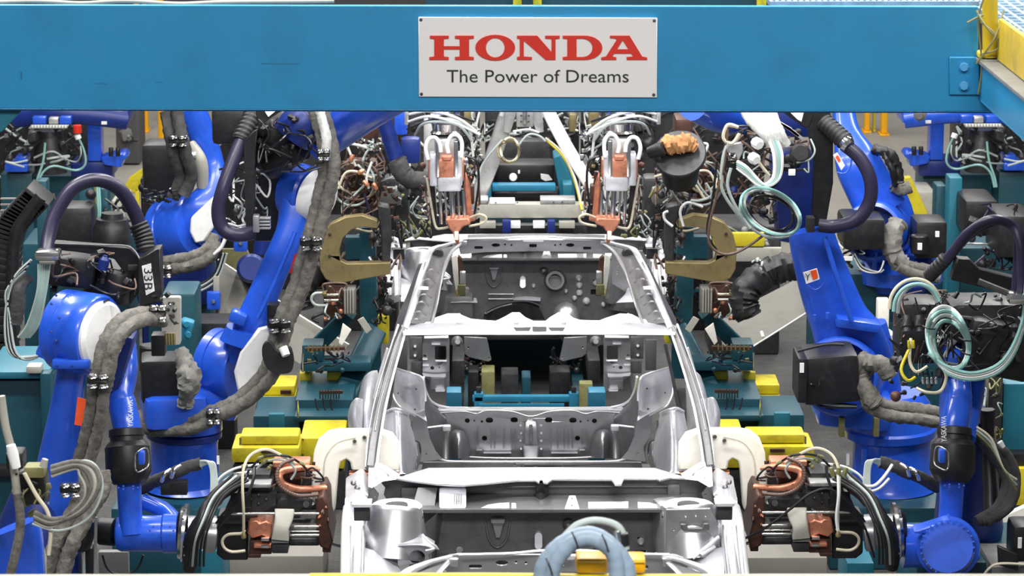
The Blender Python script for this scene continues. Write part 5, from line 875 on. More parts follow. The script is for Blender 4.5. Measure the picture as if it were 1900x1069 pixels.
# ---- overhead guns at the rear of the roof opening
def top_gun(p):
    D = 16.6
    L(p, 'tool_flange', 'chrome', (828, 196, D), (828, 246, D), [(0, 30), (.3, 34), (.62, 34), (.64, 28), (.9, 26), (1, 30)], 32); L(p, 'flange_ring', 'black', (829, 246, D), (829, 256, D), [(0, 20), (.3, 30), (1, 26)], 28)
    B(p, 'body_block', 'alu', (806, 258, 848, 300), D-.12, .16, .012)
    for x0, x1 in ((797, 812), (842, 858)): B(p, 'side_housing', 'steel_lit', (x0, 286, x1, 346), D-.16, .12, .008); B(p, 'copper_cheek', 'copper', (x0-3 if x0 < 820 else x0+4, 296, x0+4 if x0 < 820 else x1+3, 334), D-.14, .12, .006)
    B(p, 'copper_plate', 'copper', (812, 296, 843, 332), D-.2, .1, .008); B(p, 'copper_notch', 'copper', (820, 290, 838, 298), D-.22, .06, .005); B(p, 'side_rail', 'chrome', (808, 262, 816, 330), D-.2, .04, .005); B(p, 'side_rail', 'chrome', (842, 262, 850, 330), D-.2, .04, .005)
    B(p, 'cylinder_head', 'steel_lit', (812, 326, 856, 356), D-.2, .18, .012)
    for pts in ([(794, 296, D-.2), (790, 275, D-.2), (796, 258, D-.2), (808, 256, D-.2), (816, 268, D-.2), (818, 282, D-.2)], [(832, 284, D-.2), (830, 268, D-.2), (838, 252, D-.2), (850, 252, D-.2), (857, 266, D-.2), (856, 292, D-.2)]): T(p, 'cooling_hose', 'white', pts, 4, n=6, seg=10)
    for x, r in ((816, 3.2), (826, 2.2), (838, 5), (850, 2.4), (860, 3.2)): CY(p, 'guide_rod', 'chrome', (x, 354, D-.12), (x + 3, 416, D-.12), r)
    CY(p, 'side_tube', 'dark_steel', (800, 330, D), (806, 420, D), 6); T(p, 'side_pipe', 'hose_cream', [(792, 330, D-.1), (800, 380, D-.1), (808, 420, D-.1), (820, 424, D-.12), (836, 420, D-.14)], 2.6)
    PR(p, 'electrode_holder', 'copper', [(826, 408), (870, 406), (874, 416), (858, 422), (854, 430), (838, 430), (832, 422)], D-.2, .12, bev=.008); L(p, 'electrode', 'copper', (845, 426, D-.14), (849, 452, D-.12), [(0, 7), (.4, 5), (.8, 4), (1, 2.5)], 14); B(p, 'electrode_sleeve', 'cream', (843, 428, 851, 446), D-.2, .03, .004)
    PR(p, 'rear_arm', 'copper', [(864, 320), (872, 345), (876, 400), (884, 410), (866, 414), (860, 350)], D, .08, bev=.01); B(p, 'arm_joint', 'copper_dark', (862, 345, 880, 380), D+.05, .1, .01)
    for pts, m in (([(866, 290, D-.1), (884, 300, D-.1), (888, 340, D-.1), (880, 400, D-.1)], 'hose_black'), ([(872, 404, D-.1), (890, 398, D-.12), (902, 404, D-.12), (896, 414, D-.12), (870, 420, D-.12)], 'hose_cream'), ([(800, 214, D-.1), (840, 222, D-.15), (870, 240, D-.1), (878, 290, D-.05)], 'hose_white'), ([(760, 212, D), (800, 206, D-.15), (850, 220, D-.15), (884, 244, D-.1)], 'hose_white'), ([(758, 226, D), (795, 216, D-.15), (840, 226, D-.15), (890, 250, D-.1)], 'hose_white'), ([(770, 250, D), (782, 232, D-.1), (806, 226, D-.15), (850, 232, D-.15), (876, 262, D-.1)], 'hose_grey'), ([(756, 240, D), (790, 226, D-.1), (835, 214, D-.15), (880, 226, D-.1)], 'hose_black')): cable(p, m, pts, 2.6, 'hose')
    B(p, 'cable_bracket', 'alu', (750, 206, 758, 232), D, .05, .005); junk(p, (780, 300, 800, 420), D+.05, 18, 61, ('chrome', 'dark_steel', 'copper_dark', 'alu'), ('hose_cream', 'hose_black', 'hose_rust'), .15, 4, 8, 5); junk(p, (862, 230, 905, 300), D+.2, 16, 62, ('dark_steel', 'alu', 'chrome'), ('hose_grey', 'hose_black'), .2, 4, 9, 6)
    junk(p, (862, 300, 890, 400), D+.1, 12, 63, ('copper', 'bronze', 'dark_steel'), ('hose_cream', 'hose_rust'), .1, 3, 6, 4)
    # lower arm reaching into the roof opening
    L(p, 'lower_arm', 'bronze', (843, 474, D+.62), (850, 548, D+.5), [(0, 5), (.1, 7), (.4, 5), (.5, 6), (1, 6)], 14); PR(p, 'arm_blade', 'copper_dark', [(850, 474), (857, 480), (862, 520), (864, 550), (850, 550), (846, 500)], D+.55, .05, bev=.005); PR(p, 'arm_face', 'cream', [(838, 476), (848, 472), (850, 505), (852, 548), (847, 548), (840, 505)], D+.5, .03, bev=.004)
    B(p, 'arm_holder', 'alu', (853, 505, 864, 528), D+.5, .05, .006); B(p, 'arm_foot', 'khaki', (849, 529, 864, 549), D+.48, .06, .006)
w3 = thing('weld_gun', 'upright spot weld gun over the rear roof corner left of the gantry struts', 'weld gun', P(840, 450, 16.6), 'overhead spot weld guns'); top_gun(w3)
w4 = thing('weld_gun', 'upright spot weld gun over the rear roof corner right of the gantry struts', 'weld gun', V((-P(840, 450, 16.6).x, 16.6, P(840, 450, 16.6).z)), 'overhead spot weld guns')
with mirrored(): top_gun(w4)
# ---- side guns with bronze frames
def side_gun(p):
    D = 18.3
    PR(p, 'throat_frame', 'bronze', [(724, 509), (640, 524), (622, 525), (604, 518), (594, 500), (592, 465), (598, 438), (614, 416), (640, 404), (672, 400), (700, 410), (700, 424), (672, 421), (652, 426), (636, 442), (629, 466), (632, 484), (644, 490), (724, 488)], D, .09, bev=.012)
    bolts(p, 612, 455, D, 2, 20, 2, 3, 'black', 1.57); PR(p, 'rear_column', 'dark_steel', [(700, 380), (722, 384), (726, 440), (722, 510), (710, 512), (706, 430)], D+.05, .12, bev=.01)
    B(p, 'transformer', 'copper_dark', (604, 528, 640, 590), D+.02, .14, .01); B(p, 'finned_block', 'grey', (637, 536, 660, 584), D-.06, .14, .008)
    for i in range(4): B(p, 'cooling_fin', 'grey_light', (639 + i*5, 538, 641 + i*5, 582), D-.08, .03, .002)
    for y in (547, 557): CY(p, 'copper_rod', 'chrome', (602, y, D-.1), (628, y, D-.1), 2.6); 
    T(p, 'cooling_hose', 'hose_grey', [(604, 567, D-.1), (586, 566, D-.12), (578, 556, D-.12), (584, 545, D-.12), (604, 544, D-.1)], 2.8); T(p, 'cooling_hose', 'hose_black', [(604, 580, D-.08), (588, 585, D-.1), (580, 592, D-.1), (592, 598, D-.1)], 3)
    T(p, 'cooling_hose', 'hose_rust', [(600, 538, D-.1), (602, 527, D-.1), (640, 526, D-.1), (642, 536, D-.1)], 2); L(p, 'hose_fitting', 'bronze', (602, 540, D-.12), (602, 550, D-.12), [(0, 3), (.5, 5), (1, 3)], 8)
    junk(p, (600, 528, 640, 592), D-.08, 14, 91, ('copper_dark', 'copper', 'dark_steel'), ('hose_rust', 'hose_grey'), .08, 4, 8, 5)
    junk(p, (690, 380, 745, 500), D+.2, 34, 92, ('copper_dark', 'dark_steel', 'black', 'copper_dark', 'steel'), ('hose_rust', 'hose_black'), .3, 5, 12, 10)
    junk(p, (690, 515, 728, 600), D+.2, 26, 94, ('copper_dark', 'dark_steel', 'black'), ('hose_black',), .3, 5, 11, 6)
w5 = thing('weld_gun', 'spot weld gun, bronze C-shaped frame and brown hose-wrapped body, left of the car roof', 'weld gun', P(640, 590, 18.3), 'bronze framed spot weld guns'); side_gun(w5)
w6 = thing('weld_gun', 'spot weld gun, bronze C-shaped frame and curled white hoses, right of the car roof', 'weld gun', V((-P(640, 590, 18.3).x, 18.3, P(640, 590, 18.3).z)), 'bronze framed spot weld guns')
with mirrored(): side_gun(w6)
# brown hose-covered gun bodies above the bronze frames
def hose_body(p, seed, D=18.6):
    B(p, 'transformer', 'copper_dark', (672, 222, 704, 258), D, .3, .02); B(p, 'body_block', 'copper_dark', (640, 300, 700, 390), D+.15, .2, .03); B(p, 'steel_panel', 'dark_steel', (690, 330, 760, 430), D+.5, .2, .03); B(p, 'grey_panel', 'grey', (700, 350, 745, 380), D+.3, .1, .02)
    for k, (cx, cy, rx, ry, m) in enumerate([(660, 335, 44, 36, 'hose_rust'), (656, 340, 38, 42, 'hose_grey'), (700, 296, 24, 32, 'hose_grey'), (704, 300, 18, 28, 'hose_black'), (652, 330, 28, 26, 'hose_cream'), (676, 352, 34, 30, 'hose_rust'), (640, 352, 24, 30, 'hose_black')]): loop(p, m, cx, cy, rx, ry, D-.05 + .03*k, 2.3, rot=.3*k)
    for pts, m in (([(690, 278, D-.1), (668, 270, D-.12), (646, 268, D-.12), (650, 285, D-.12), (660, 308, D-.1)], 'hose_white'), ([(690, 330, D-.1), (660, 318, D-.1), (640, 322, D-.1), (628, 350, D-.1)], 'hose_cream'), ([(676, 360, D-.1), (690, 400, D-.1), (712, 425, D-.1), (740, 440, D-.05)], 'conduit'), ([(660, 424, D-.1), (685, 430, D-.1), (704, 426, D-.1)], 'hose_cream'), ([(690, 300, D-.1), (680, 330, D-.12), (684, 350, D-.12)], 'hose_white')): cable(p, m, pts, 2.6, 'hose')
    for x, y, a in ((664, 322, .5), (684, 345, 2.4), (692, 340, -1), (650, 300, 1.2)): L(p, 'hose_fitting', 'copper', (x, y, D-.15), (x + 14*math.cos(a), y - 14*math.sin(a), D-.15), [(0, 3), (.2, 4.5), (.6, 4.5), (1, 3)], 8)
    junk(p, (636, 300, 740, 400), D+.02, 46, seed, ('copper_dark', 'dark_steel', 'hose_rust', 'copper_dark'), ('hose_rust', 'hose_grey', 'hose_black', 'hose_rust'), .2, 4, 11, 22); junk(p, (664, 256, 710, 290), D-.05, 16, seed+1, ('alu', 'dark_steel', 'chrome'), ('hose_grey',), .1, 3, 7, 4)
    junk(p, (735, 345, 800, 440), D+.3, 34, seed+2, ('dark_steel', 'steel', 'grey', 'khaki'), ('hose_grey', 'hose_black', 'khaki'), .3, 4, 12, 12)
hose_body(w5, 201); h1 = thing('covered_forearm', 'blue robot forearm with a dark cloth elbow reaching to the left upright weld gun', 'robot arm', P(760, 340, 18.4))
T(h1, 'sleeve_arm', 'navy', [(706, 205, 18.4), (718, 240, 18.4), (728, 275, 18.4), (736, 300, 18.4)], 15, n=6, seg=14, wr=.05); T(h1, 'cuff', 'bronze', [(726, 302, 18.38), (738, 297, 18.36), (750, 300, 18.4)], 3)
T(h1, 'cloth_elbow', 'sleeve_dark', [(736, 296, 18.4), (748, 322, 18.38), (768, 336, 18.38), (800, 334, 18.4)], 18, n=8, seg=14, wr=.1); BX(h1, 'blue_head', 'navy', (762, 278, 18.7), (.12, .12, .16), bev=.03); BX(h1, 'blue_head', BL, (744, 225, 18.8), (.08, .1, .16), bev=.02)
h2 = w6
with mirrored(): hose_body(h2, 301)
for pts, m in (([(1215, 328, 18.4), (1245, 322, 18.35), (1280, 332, 18.35), (1308, 370, 18.35)], 'hose_cream'), ([(1268, 420, 18.3), (1262, 392, 18.3), (1276, 376, 18.3), (1304, 384, 18.3)], 'hose_white'), ([(1248, 420, 18.3), (1234, 408, 18.3), (1232, 396, 18.3), (1240, 392, 18.3)], 'white'), ([(1310, 340, 18.3), (1320, 362, 18.3), (1300, 372, 18.3), (1282, 372, 18.3)], 'hose_grey')): cable(h2, m, pts, 2.8, 'hose')
dk = thing('cable_drum', 'round black disc right of the upright weld gun with tan cloth on top', 'disc', P(1265, 290, 18.1))
L(dk, 'disc', 'dark_steel', (1262, 290, 18.05), (1261, 284, 18.02), [(0, 46), (.3, 50), (.8, 50), (1, 48)], 40); L(dk, 'drum_body', 'black', (1262, 330, 18.2), (1262, 291, 18.06), [(0, 34), (1, 40)], 30); L(dk, 'socket', 'black', (1206, 284, 18.0), (1232, 274, 17.95), [(0, 12), (.8, 14), (1, 12)], 18)
gl = T(None, 'cloth_bundle', 'tan', [(1226, 275, 18.0, 12), (1238, 270, 18.0, 17), (1252, 269, 17.98, 15), (1266, 267, 17.98, 18), (1280, 269, 18.0, 15), (1292, 276, 18.0, 9)], 14, n=5, seg=14, wr=.3, seed=9); tag(gl, 'crumpled tan cloth bundle lying on the black disc', 'cloth')
def blackcloth(p, pts, r): T(p, 'cloth_cover', 'rubber', pts, r, n=8, seg=16, wr=.16)
r7 = thing('covered_wrist', 'robot wrist wrapped in black cloth behind the broad blue arm', 'robot wrist', P(1420, 590, 18.0))
blackcloth(r7, [(1500, 490, 18.0), (1465, 494, 18.0), (1430, 504, 17.98), (1404, 522, 17.95)], 27); blackcloth(r7, [(1420, 510, 17.95), (1390, 530, 17.92), (1380, 560, 17.9), (1388, 585, 17.9)], 27); junk(r7, (1395, 478, 1415, 500), 17.8, 4, 5, ('chrome',), ('hose_grey',), .05, 3, 6)
r8 = thing('covered_wrist', 'robot wrist in black cloth between the sleeve hoses and left bronze frame', 'robot wrist', P(565, 575, 18.4))
blackcloth(r8, [(600, 500, 18.45), (572, 520, 18.4), (560, 550, 18.4), (562, 572, 18.4)], 22)
# ---------------------------------------------------------------- fixtures, slides, cabinets, background
def gbox(par, name, m, rc, d, th, bev=.01, z0=.014, label=None):
    # box standing on the floor whose front face shows between x0..x1 and tops out at y0
    x0, y0, x1 = rc; a, b = P(x0, y0, d), P(x1, y0, d)
    return wbox(name, m, (min(a.x, b.x), d, z0), (max(a.x, b.x), d + th, a.z), par, bev, label)
def fixture(p):
    SW(p, 'upright', 'teal', [(690, 700, 19.0, 36, 34), (688, 600, 19.0, 36, 34), (684, 540, 19.0, 34, 34), (682, 420, 19.0, 30, 30)], 2, 18, e=7)
    SW(p, 'brace', 'teal', [(612, 790, 18.1, 46, 34), (650, 710, 18.4, 46, 34), (694, 618, 18.8, 42, 34)], 2, 18, e=7)
    SW(p, 'brace', 'teal', [(590, 640, 18.6, 30, 24), (630, 600, 18.55, 28, 24), (650, 580, 18.5, 24, 24)], 2, 14, e=7)
    B(p, 'cross_piece', 'teal', (640, 440, 690, 482), 18.95, .1, .01); B(p, 'clamp_head', 'teal', (560, 640, 600, 672), 18.3, .2, .01); B(p, 'clamp_bar', 'teal', (556, 672, 690, 690), 18.3, .2, .01)
    SW(p, 'clamp_rail', 'copper_dark', [(566, 648, 18.1, 7, 8), (640, 646, 18.1, 7, 8)], 2, 8, e=6, up=(0, 1, 0)); SW(p, 'clamp_rail', 'copper_dark', [(592, 728, 17.9, 7, 8), (636, 727, 17.9, 7, 8)], 2, 8, e=6, up=(0, 1, 0))
    for i in range(8): CY(p, 'clamp_pin', 'bronze', (572 + i*8, 640, 18.05), (572 + i*8, 652, 18.05), 1.6); CY(p, 'clamp_pin', 'dark_steel', (594 + i*5, 724, 17.86), (594 + i*5, 740, 17.86), 1.4)
    gbox(p, 'slide_base', 'teal', (548, 742, 655), 17.9, .7); B(p, 'slide_step', 'teal', (545, 772, 660, 784), 17.7, .3, .01); gbox(p, 'front_base', 'teal', (470, 772, 556), 17.8, .5); B(p, 'sensor_panel', 'teal_light', (498, 768, 528, 806), 17.6, .05, .006)
    for i in range(3): cable(p, 'hose_black', [(585 + i*14, 740, 17.86), (590 + i*13, 760, 17.84), (600 + i*12, 766, 17.84)], 1.8)
    CY(p, 'bright_pin', 'chrome', (562, 690, 18.1), (562, 656, 18.1), 2.4); CY(p, 'bright_pin', 'chrome', (553, 775, 17.7), (553, 742, 17.7), 2.2); PR(p, 'guard_plate', 'cream', [(636, 600), (652, 612), (634, 642), (628, 636)], 18.2, .01, bev=.003)
    PR(p, 'marker_plate', 'grey_light', [(663, 594), (674, 588), (690, 612), (680, 620)], 18.1, .01, bev=.003)
    junk(p, (560, 650, 650, 690), 18.15, 14, 7, ('teal', 'dark_steel', 'bronze'), ('hose_black',), .1, 3, 7, 6); B(p, 'yellow_cap', 'yellow', (700, 586, 722, 640), 18.8, .1, .02); B(p, 'yellow_stop', 'yellow', (606, 690, 642, 712), 18.4, .2, .01); B(p, 'yellow_stop', 'yellow', (555, 692, 578, 712), 18.4, .2, .01)
    wbox('foot_frame', 'dark_steel', (MIR[0]*-1.35, 18.0, .014), (MIR[0]*-.95, 19.0, .3), p, .02)
def slides(p):
    B(p, 'slide_cover', 'yellow', (427, 830, 558, 860), 17.0, .34, .02); B(p, 'slide_rail', 'yellow', (444, 808, 556, 826), 17.05, .2, .02); B(p, 'slide_slot', 'copper_dark', (484, 836, 512, 841), 16.98, .03, 0); SW(p, 'cover_recess', 'bronze', [(446, 812, 17.0, 4, 4), (446, 826, 17.0, 4, 4)], 2, 8); gbox(p, 'slide_bed', 'dark_steel', (432, 861, 556), 17.04, .5)
    B(p, 'slide_cover', 'yellow', (478, 738, 548, 752), 18.7, .3, .01); B(p, 'slide_rail', 'yellow', (480, 716, 548, 734), 18.75, .3, .01); B(p, 'slide_slot', 'copper_dark', (520, 725, 540, 732), 18.7, .03, 0); gbox(p, 'slide_bed', 'dark_steel', (474, 754, 548), 18.72, .5)
    B(p, 'drive_box', 'yellow', (556, 812, 640, 872), 17.2, .44, .012); gbox(p, 'drive_base', 'dark_steel', (556, 874, 640), 17.22, .4); bolts(p, 562, 830, 17.19, 0, 14, 2, 2, 'black', 1.57)
def mir_thing(name, la, lb, cat, f, x, y, d, grp):
    a = thing(name, la, cat, P(x, y, d), grp); f(a); q_ = P(x, y, d); b = thing(name, lb, cat, V((-q_.x, q_.y, q_.z)), grp)
    with mirrored(): f(b)
    if name == 'floor_slide': b.location.x -= .09
    return a, b
mir_thing('clamp_fixture', 'dark teal steel clamp fixture standing left of the car', 'dark teal steel clamp fixture standing right of the car', 'fixture', fixture, 620, 800, 18.3, 'clamp fixtures beside the car')
mir_thing('floor_slide', 'yellow slide unit on the floor left of the car behind the hoses', 'yellow slide unit on the floor right of the car beside the dark deck', 'slide unit', slides, 500, 870, 17.2, 'yellow slide units')
# sloping scrap chutes
def chute(p): PR(p, 'chute_plate', 'chute', [(405, 482), (470, 525), (560, 588), (648, 640), (600, 706), (520, 652), (405, 580)], lambda x, y: 19.2 + (640-y)*.004, .03, bev=.004); T(p, 'plate_edge', 'white', [(405, 482, 19.75), (470, 525, 19.6), (560, 588, 19.35), (648, 640, 19.15)], 2); gbox(p, 'chute_leg', 'dark_steel', (560, 690, 580), 19.3, .1)
def chute2(p): PR(p, 'chute_plate', 'chute', [(1330, 600), (1400, 560), (1520, 498), (1530, 560), (1500, 578), (1376, 656), (1340, 640)], lambda x, y: 18.9 + (656-y)*.006, .03, bev=.004); T(p, 'plate_edge', 'white', [(1376, 656, 18.85), (1440, 616, 19.1), (1500, 578, 19.35)], 1.6); gbox(p, 'chute_leg', 'dark_steel', (1380, 660, 1400), 18.9, .1); L(p, 'knob', 'white', (1413, 616, 19.0), (1416, 626, 18.95), [(0, 3), (1, 3)], 8)
a = thing('scrap_chute', 'sloping grey plate chute behind the long left arm', 'chute', P(520, 700, 19.3)); chute(a)
a = thing('scrap_chute', 'sloping grey plate chute below the black cloth wrist', 'chute', P(1400, 656, 19)); chute2(a)
a = PR(None, 'guard_sheet', 'khaki', [(412, 462), (458, 462), (475, 500), (440, 510), (412, 486)], 20.1, .03, bev=.004); tag(a, 'olive yellow guard sheet above the sloping left chute', 'sheet')
# ---- transfer frame in the centre background
tf = thing('transfer_frame', 'silver A-shaped lifting frame in the centre under the blue beam', 'frame', P(985, 405, 20.2))
SW(tf, 'strut', 'alu', [(946, 196, 20.2, 30, 26), (912, 300, 20.2, 30, 26), (872, 400, 20.2, 30, 26)], 2, 16, e=8); SW(tf, 'strut', 'white', [(1012, 196, 20.2, 24, 26), (1050, 270, 20.2, 24, 26), (1096, 345, 20.2, 22, 26)], 2, 16, e=8); SW(tf, 'strut_edge', 'steel_lit', [(936, 196, 20.05, 8, 6), (930, 215, 20.05, 8, 6)], 2, 8, e=6)
B(tf, 'centre_column', 'alu', (958, 196, 990, 236), 20.1, .14, .01); B(tf, 'column_rail', 'chrome', (970, 196, 978, 232), 20.06, .04, .004); bolts(tf, 974, 220, 20.1, 10, 8, 4, 2, 'dark_steel', .8)
for x in (948, 994): SW(tf, 'inner_gusset', 'alu', [(x, 205, 20.15, 24, 14), (x + (8 if x > 970 else -8), 245, 20.15, 14, 14)], 2, 12, e=6)
B(tf, 'cross_bar', 'grey_light', (884, 379, 1086, 405), 19.9, .12, .008)
for x0, x1 in ((888, 906), (1002, 1068)): B(tf, 'mount_pad', 'alu', (x0, 370, x1, 379), 19.9, .16, .005); bolts(tf, (x0+x1)/2, 375, 19.9, 8, 0, 2, 1.6, 'black')
B(tf, 'mount_pad', 'white', (908, 374, 956, 379), 19.9, .16, .004); loop(tf, 'hose_cream', 946, 278, 17, 22, 20.0, 2.4); loop(tf, 'bronze', 944, 282, 20, 20, 20.0, 1.8); bolts(tf, 940, 376, 19.88, 20, 0, 2, 1.6, 'black')
for pts, m in (([(1012, 256, 20), (1040, 280, 20), (1062, 320, 20), (1072, 350, 19.9), (1082, 400, 19.8)], 'hose_cream'), ([(1016, 262, 20), (1044, 290, 20), (1064, 330, 20), (1080, 390, 19.8)], 'yellow'), ([(932, 260, 20), (906, 290, 20), (890, 320, 20), (884, 380, 19.9)], 'hose_grey'), ([(962, 270, 20), (980, 250, 20), (1000, 252, 20), (1012, 262, 20)], 'hose_grey'), ([(952, 244, 20.1), (980, 240, 20.1), (1000, 246, 20.1)], 'hose_white')): cable(tf, m, pts, 2.2, 'hose')
for x, w in ((905, 30), (953, 26), (1000, 22), (1052, 30)): B(tf, 'lower_pad', 'white' if w < 30 else 'grey_light', (x - w/2, 412, x + w/2, 424), 19.85, .08, .004)
B(tf, 'lower_rail', 'dark_steel', (880, 418, 1090, 434), 20.0, .1, .006); B(tf, 'blue_stop', 'navy', (932, 410, 948, 432), 19.82, .08, .004); B(tf, 'blue_stop', 'navy', (1016, 410, 1030, 432), 19.82, .08, .004)
for s in (-1, 1): wbox('leg', 'alu', (s*.62-.04, 20.1, 1.3), (s*.62+.04, 20.2, 1.85), tf, .01)
cr_ = thing('carrier_cradle', 'teal steel cradle with black pads framed by the silver struts', 'cradle', P(985, 372, 22.5))
PR(cr_, 'left_arm', 'teal_light', [(888, 345), (914, 292), (926, 296), (912, 345), (912, 378), (886, 378)], 22.3, .3, bev=.01); PR(cr_, 'right_arm', 'teal_light', [(1036, 345), (1026, 292), (1040, 285), (1064, 340), (1070, 378), (1040, 378)], 22.3, .3, bev=.01)
B(cr_, 'cross_tube', 'cyan', (912, 343, 1032, 355), 22.2, .12, .01); B(cr_, 'black_pad', 'black', (914, 305, 1030, 341), 22.6, .3, .02); B(cr_, 'black_pad', 'black', (912, 357, 1040, 378), 22.4, .3, .02); B(cr_, 'back_plate', 'dark_steel', (925, 262, 1022, 305), 23.2, .2, .01)
L(cr_, 'white_marker', 'white', (952, 329, 22.55), (952, 329, 22.5), [(0, 8), (1, 7)], 16); PR(cr_, 'white_patch', 'white', [(1003, 323), (1018, 325), (1025, 334), (1012, 336), (1004, 332)], 22.57, .02); CY(cr_, 'pin', 'white', (963, 316, 22.5), (963, 322, 22.5), 2); B(cr_, 'arm_block', 'teal_light', (893, 342, 912, 372), 22.1, .2, .01); B(cr_, 'arm_block', 'teal_light', (1044, 342, 1062, 366), 22.1, .2, .01)
gbox(cr_, 'pedestal', 'teal', (900, 380, 1060), 22.9, .4)
# dark machines added to fill the bay so gaps behind the guns look dark
def machine(name, label, cat, rc, d, seed, ms, cabs, n=40, base='dark_steel', extra=None, grp=None, sm=5, bg=16):
    x0, y0, x1, y1 = rc; t = thing(name, label, cat, P((x0+x1)/2, y1, d), grp)
    q0, q1 = P(x0, y1, d), P(x1, y0, d); wbox('cabinet', base, (min(q0.x, q1.x), d, .014), (max(q0.x, q1.x), d + .5, max(q1.z, .3)), t, .02)
    junk(t, rc, d - .15, n, seed, ms, cabs, .15, sm, bg, n//2)
    return t
m1 = machine('hose_manifold', 'dark manifold crowded with hoses left of the silver frame', 'manifold', (760, 205, 890, 400), 24.0, 401, ('dark_steel', 'alu', 'black', 'bronze', 'grey'), ('hose_white', 'hose_grey', 'hose_black'), 64)
B(m1, 'olive_panel', 'bronze', (850, 206, 874, 232), 23.6, .1, .01)
m2 = machine('hose_manifold', 'dark manifold crowded with hoses right of the silver frame', 'manifold', (1080, 205, 1215, 400), 24.0, 402, ('dark_steel', 'alu', 'black', 'grey', 'grey'), ('hose_white', 'hose_grey', 'hose_black'), 64)
B(m2, 'olive_panel', 'bronze', (1092, 206, 1112, 240), 23.6, .1, .01); B(m2, 'olive_panel', 'bronze', (1056, 212, 1070, 245), 23.6, .1, .01)
machine('press_head', 'black press head behind the centre of the silver frame', 'press', (900, 205, 1075, 262), 25.2, 403, ('dark_steel', 'black', 'alu'), ('hose_grey', 'hose_black'), 30, 'black')
machine('control_cabinet', 'black cabinet behind the brown gun body at left', 'cabinet', (610, 205, 762, 420), 25.5, 404, ('dark_steel', 'black', 'copper_dark', 'navy'), ('hose_rust', 'hose_black'), 44, 'black')
machine('control_cabinet', 'black cabinet behind the tan cloth and cable loops at right', 'cabinet', (1212, 205, 1420, 420), 25.5, 405, ('dark_steel', 'black', 'copper_dark', 'navy'), ('hose_rust', 'hose_black'), 60, 'black')
machine('tool_rack', 'dark tool rack low behind the left bronze frame', 'rack', (600, 420, 735, 560), 22.0, 406, ('dark_steel', 'black', 'copper_dark', 'teal'), ('hose_rust', 'hose_black'), 36, 'black')
machine('tool_rack', 'dark tool rack low behind the right bronze frame', 'rack', (1235, 430, 1340, 560), 22.0, 407, ('dark_steel', 'black', 'copper_dark', 'teal'), ('hose_rust', 'hose_black'), 36, 'black')
a = machine('machine_guard', 'yellow and grey guard behind the hanging cable loops', 'guard', (1318, 420, 1450, 520), 21.2, 408, ('grey', 'yellow'), ('hose_grey',), 4, 'dark_steel'); B(a, 'beige_panel', 'grey_light', (1322, 460, 1452, 486), 21.0, .05, .01); B(a, 'yellow_panel', 'yellow', (1322, 432, 1420, 458), 21.0, .05, .01)
# equipment between the two car bodies
e = thing('floor_lifter', 'floor lifting unit seen under the car ahead through the tailgate opening', 'lifter', V((0, 19.4, .014)))
wbox('shade_sheet', 'black', (-.72, 17.5, .014), (.72, 22.0, .03), e, 0); gbox(e, 'yellow_column', 'khaki', (893, 690, 918), 19.3, .2, z0=.03); gbox(e, 'grey_column', 'dark_steel', (930, 694, 962), 19.3, .2); gbox(e, 'teal_column', 'teal', (968, 700, 985), 19.35, .2); gbox(e, 'dark_column', 'black', (1020, 690, 1058), 19.3, .2); gbox(e, 'dark_column', 'black', (868, 690, 888), 19.3, .2); gbox(e, 'yellow_cap', 'khaki', (1075, 712, 1100), 18.9, .1)  # black sheet added for the dark floor; khaki stands for yellow in shade
for x0, x1 in ((828, 856), (1092, 1124)): gbox(e, 'blue_valve_box', 'cyan', (x0, 728, x1), 17.7, .15)
junk(e, (1025, 640, 1075, 700), 19.9, 20, 17, ('dark_steel', 'chrome', 'black'), ('hose_black',), .1, 3, 7); junk(e, (860, 660, 900, 700), 19.9, 14, 18, ('dark_steel', 'grey', 'copper_dark'), ('hose_black',), .1, 3, 7)
# ---- left edge: cabinets and cable chain
c1 = thing('floor_cabinet', 'large teal cabinet at the left edge beside the robot', 'cabinet', P(50, 870, 15.2))
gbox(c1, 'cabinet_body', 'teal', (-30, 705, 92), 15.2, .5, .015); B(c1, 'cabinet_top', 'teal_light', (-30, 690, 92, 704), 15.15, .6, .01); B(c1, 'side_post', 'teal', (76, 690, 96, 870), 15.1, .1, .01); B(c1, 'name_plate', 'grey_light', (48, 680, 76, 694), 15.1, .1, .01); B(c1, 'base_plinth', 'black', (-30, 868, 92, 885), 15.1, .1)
c2 = thing('floor_cabinet', 'bright teal cabinet cut by the right edge', 'cabinet', P(1890, 870, 15.6))
gbox(c2, 'cabinet_body', 'teal_light', (1862, 712, 1960), 15.6, .5, .015); B(c2, 'plinth', 'black', (1872, 842, 1950, 870), 15.5, .1); B(c2, 'kick_strip', 'yellow', (1872, 868, 1950, 940), 15.45, .1)
c3 = thing('service_rack', 'dark rack of green hoses between robot and teal cabinet at right', 'rack', P(1830, 800, 15.5)); gbox(c3, 'frame', 'dark_steel', (1818, 690, 1862), 15.55, .25); B(c3, 'grey_rail', 'grey', (1828, 700, 1834, 800), 15.5, .05, .004); junk(c3, (1820, 700, 1860, 830), 15.45, 18, 55, ('khaki', 'dark_steel', 'black'), ('khaki', 'hose_black', 'hose_grey'), .1, 4, 9, 12)
ch = thing('cable_chain', 'black cable chain curving down along the left edge', 'cable chain', P(30, 640, 17.5))
for i, (x, y) in enumerate(cr([(72, 362), (50, 385), (28, 410), (12, 450), (8, 520), (6, 600), (4, 680)], 5)): BX(ch, 'chain_link', 'black', (x, y, 17.5), (.16, .3, .05), (0, .7 - i*.03, 0), .008)
for i in range(5): B(ch, 'chain_rung', 'grey', (0, 368 + i*11, 48 - i*6, 371 + i*11), 17.6, .03, .003)
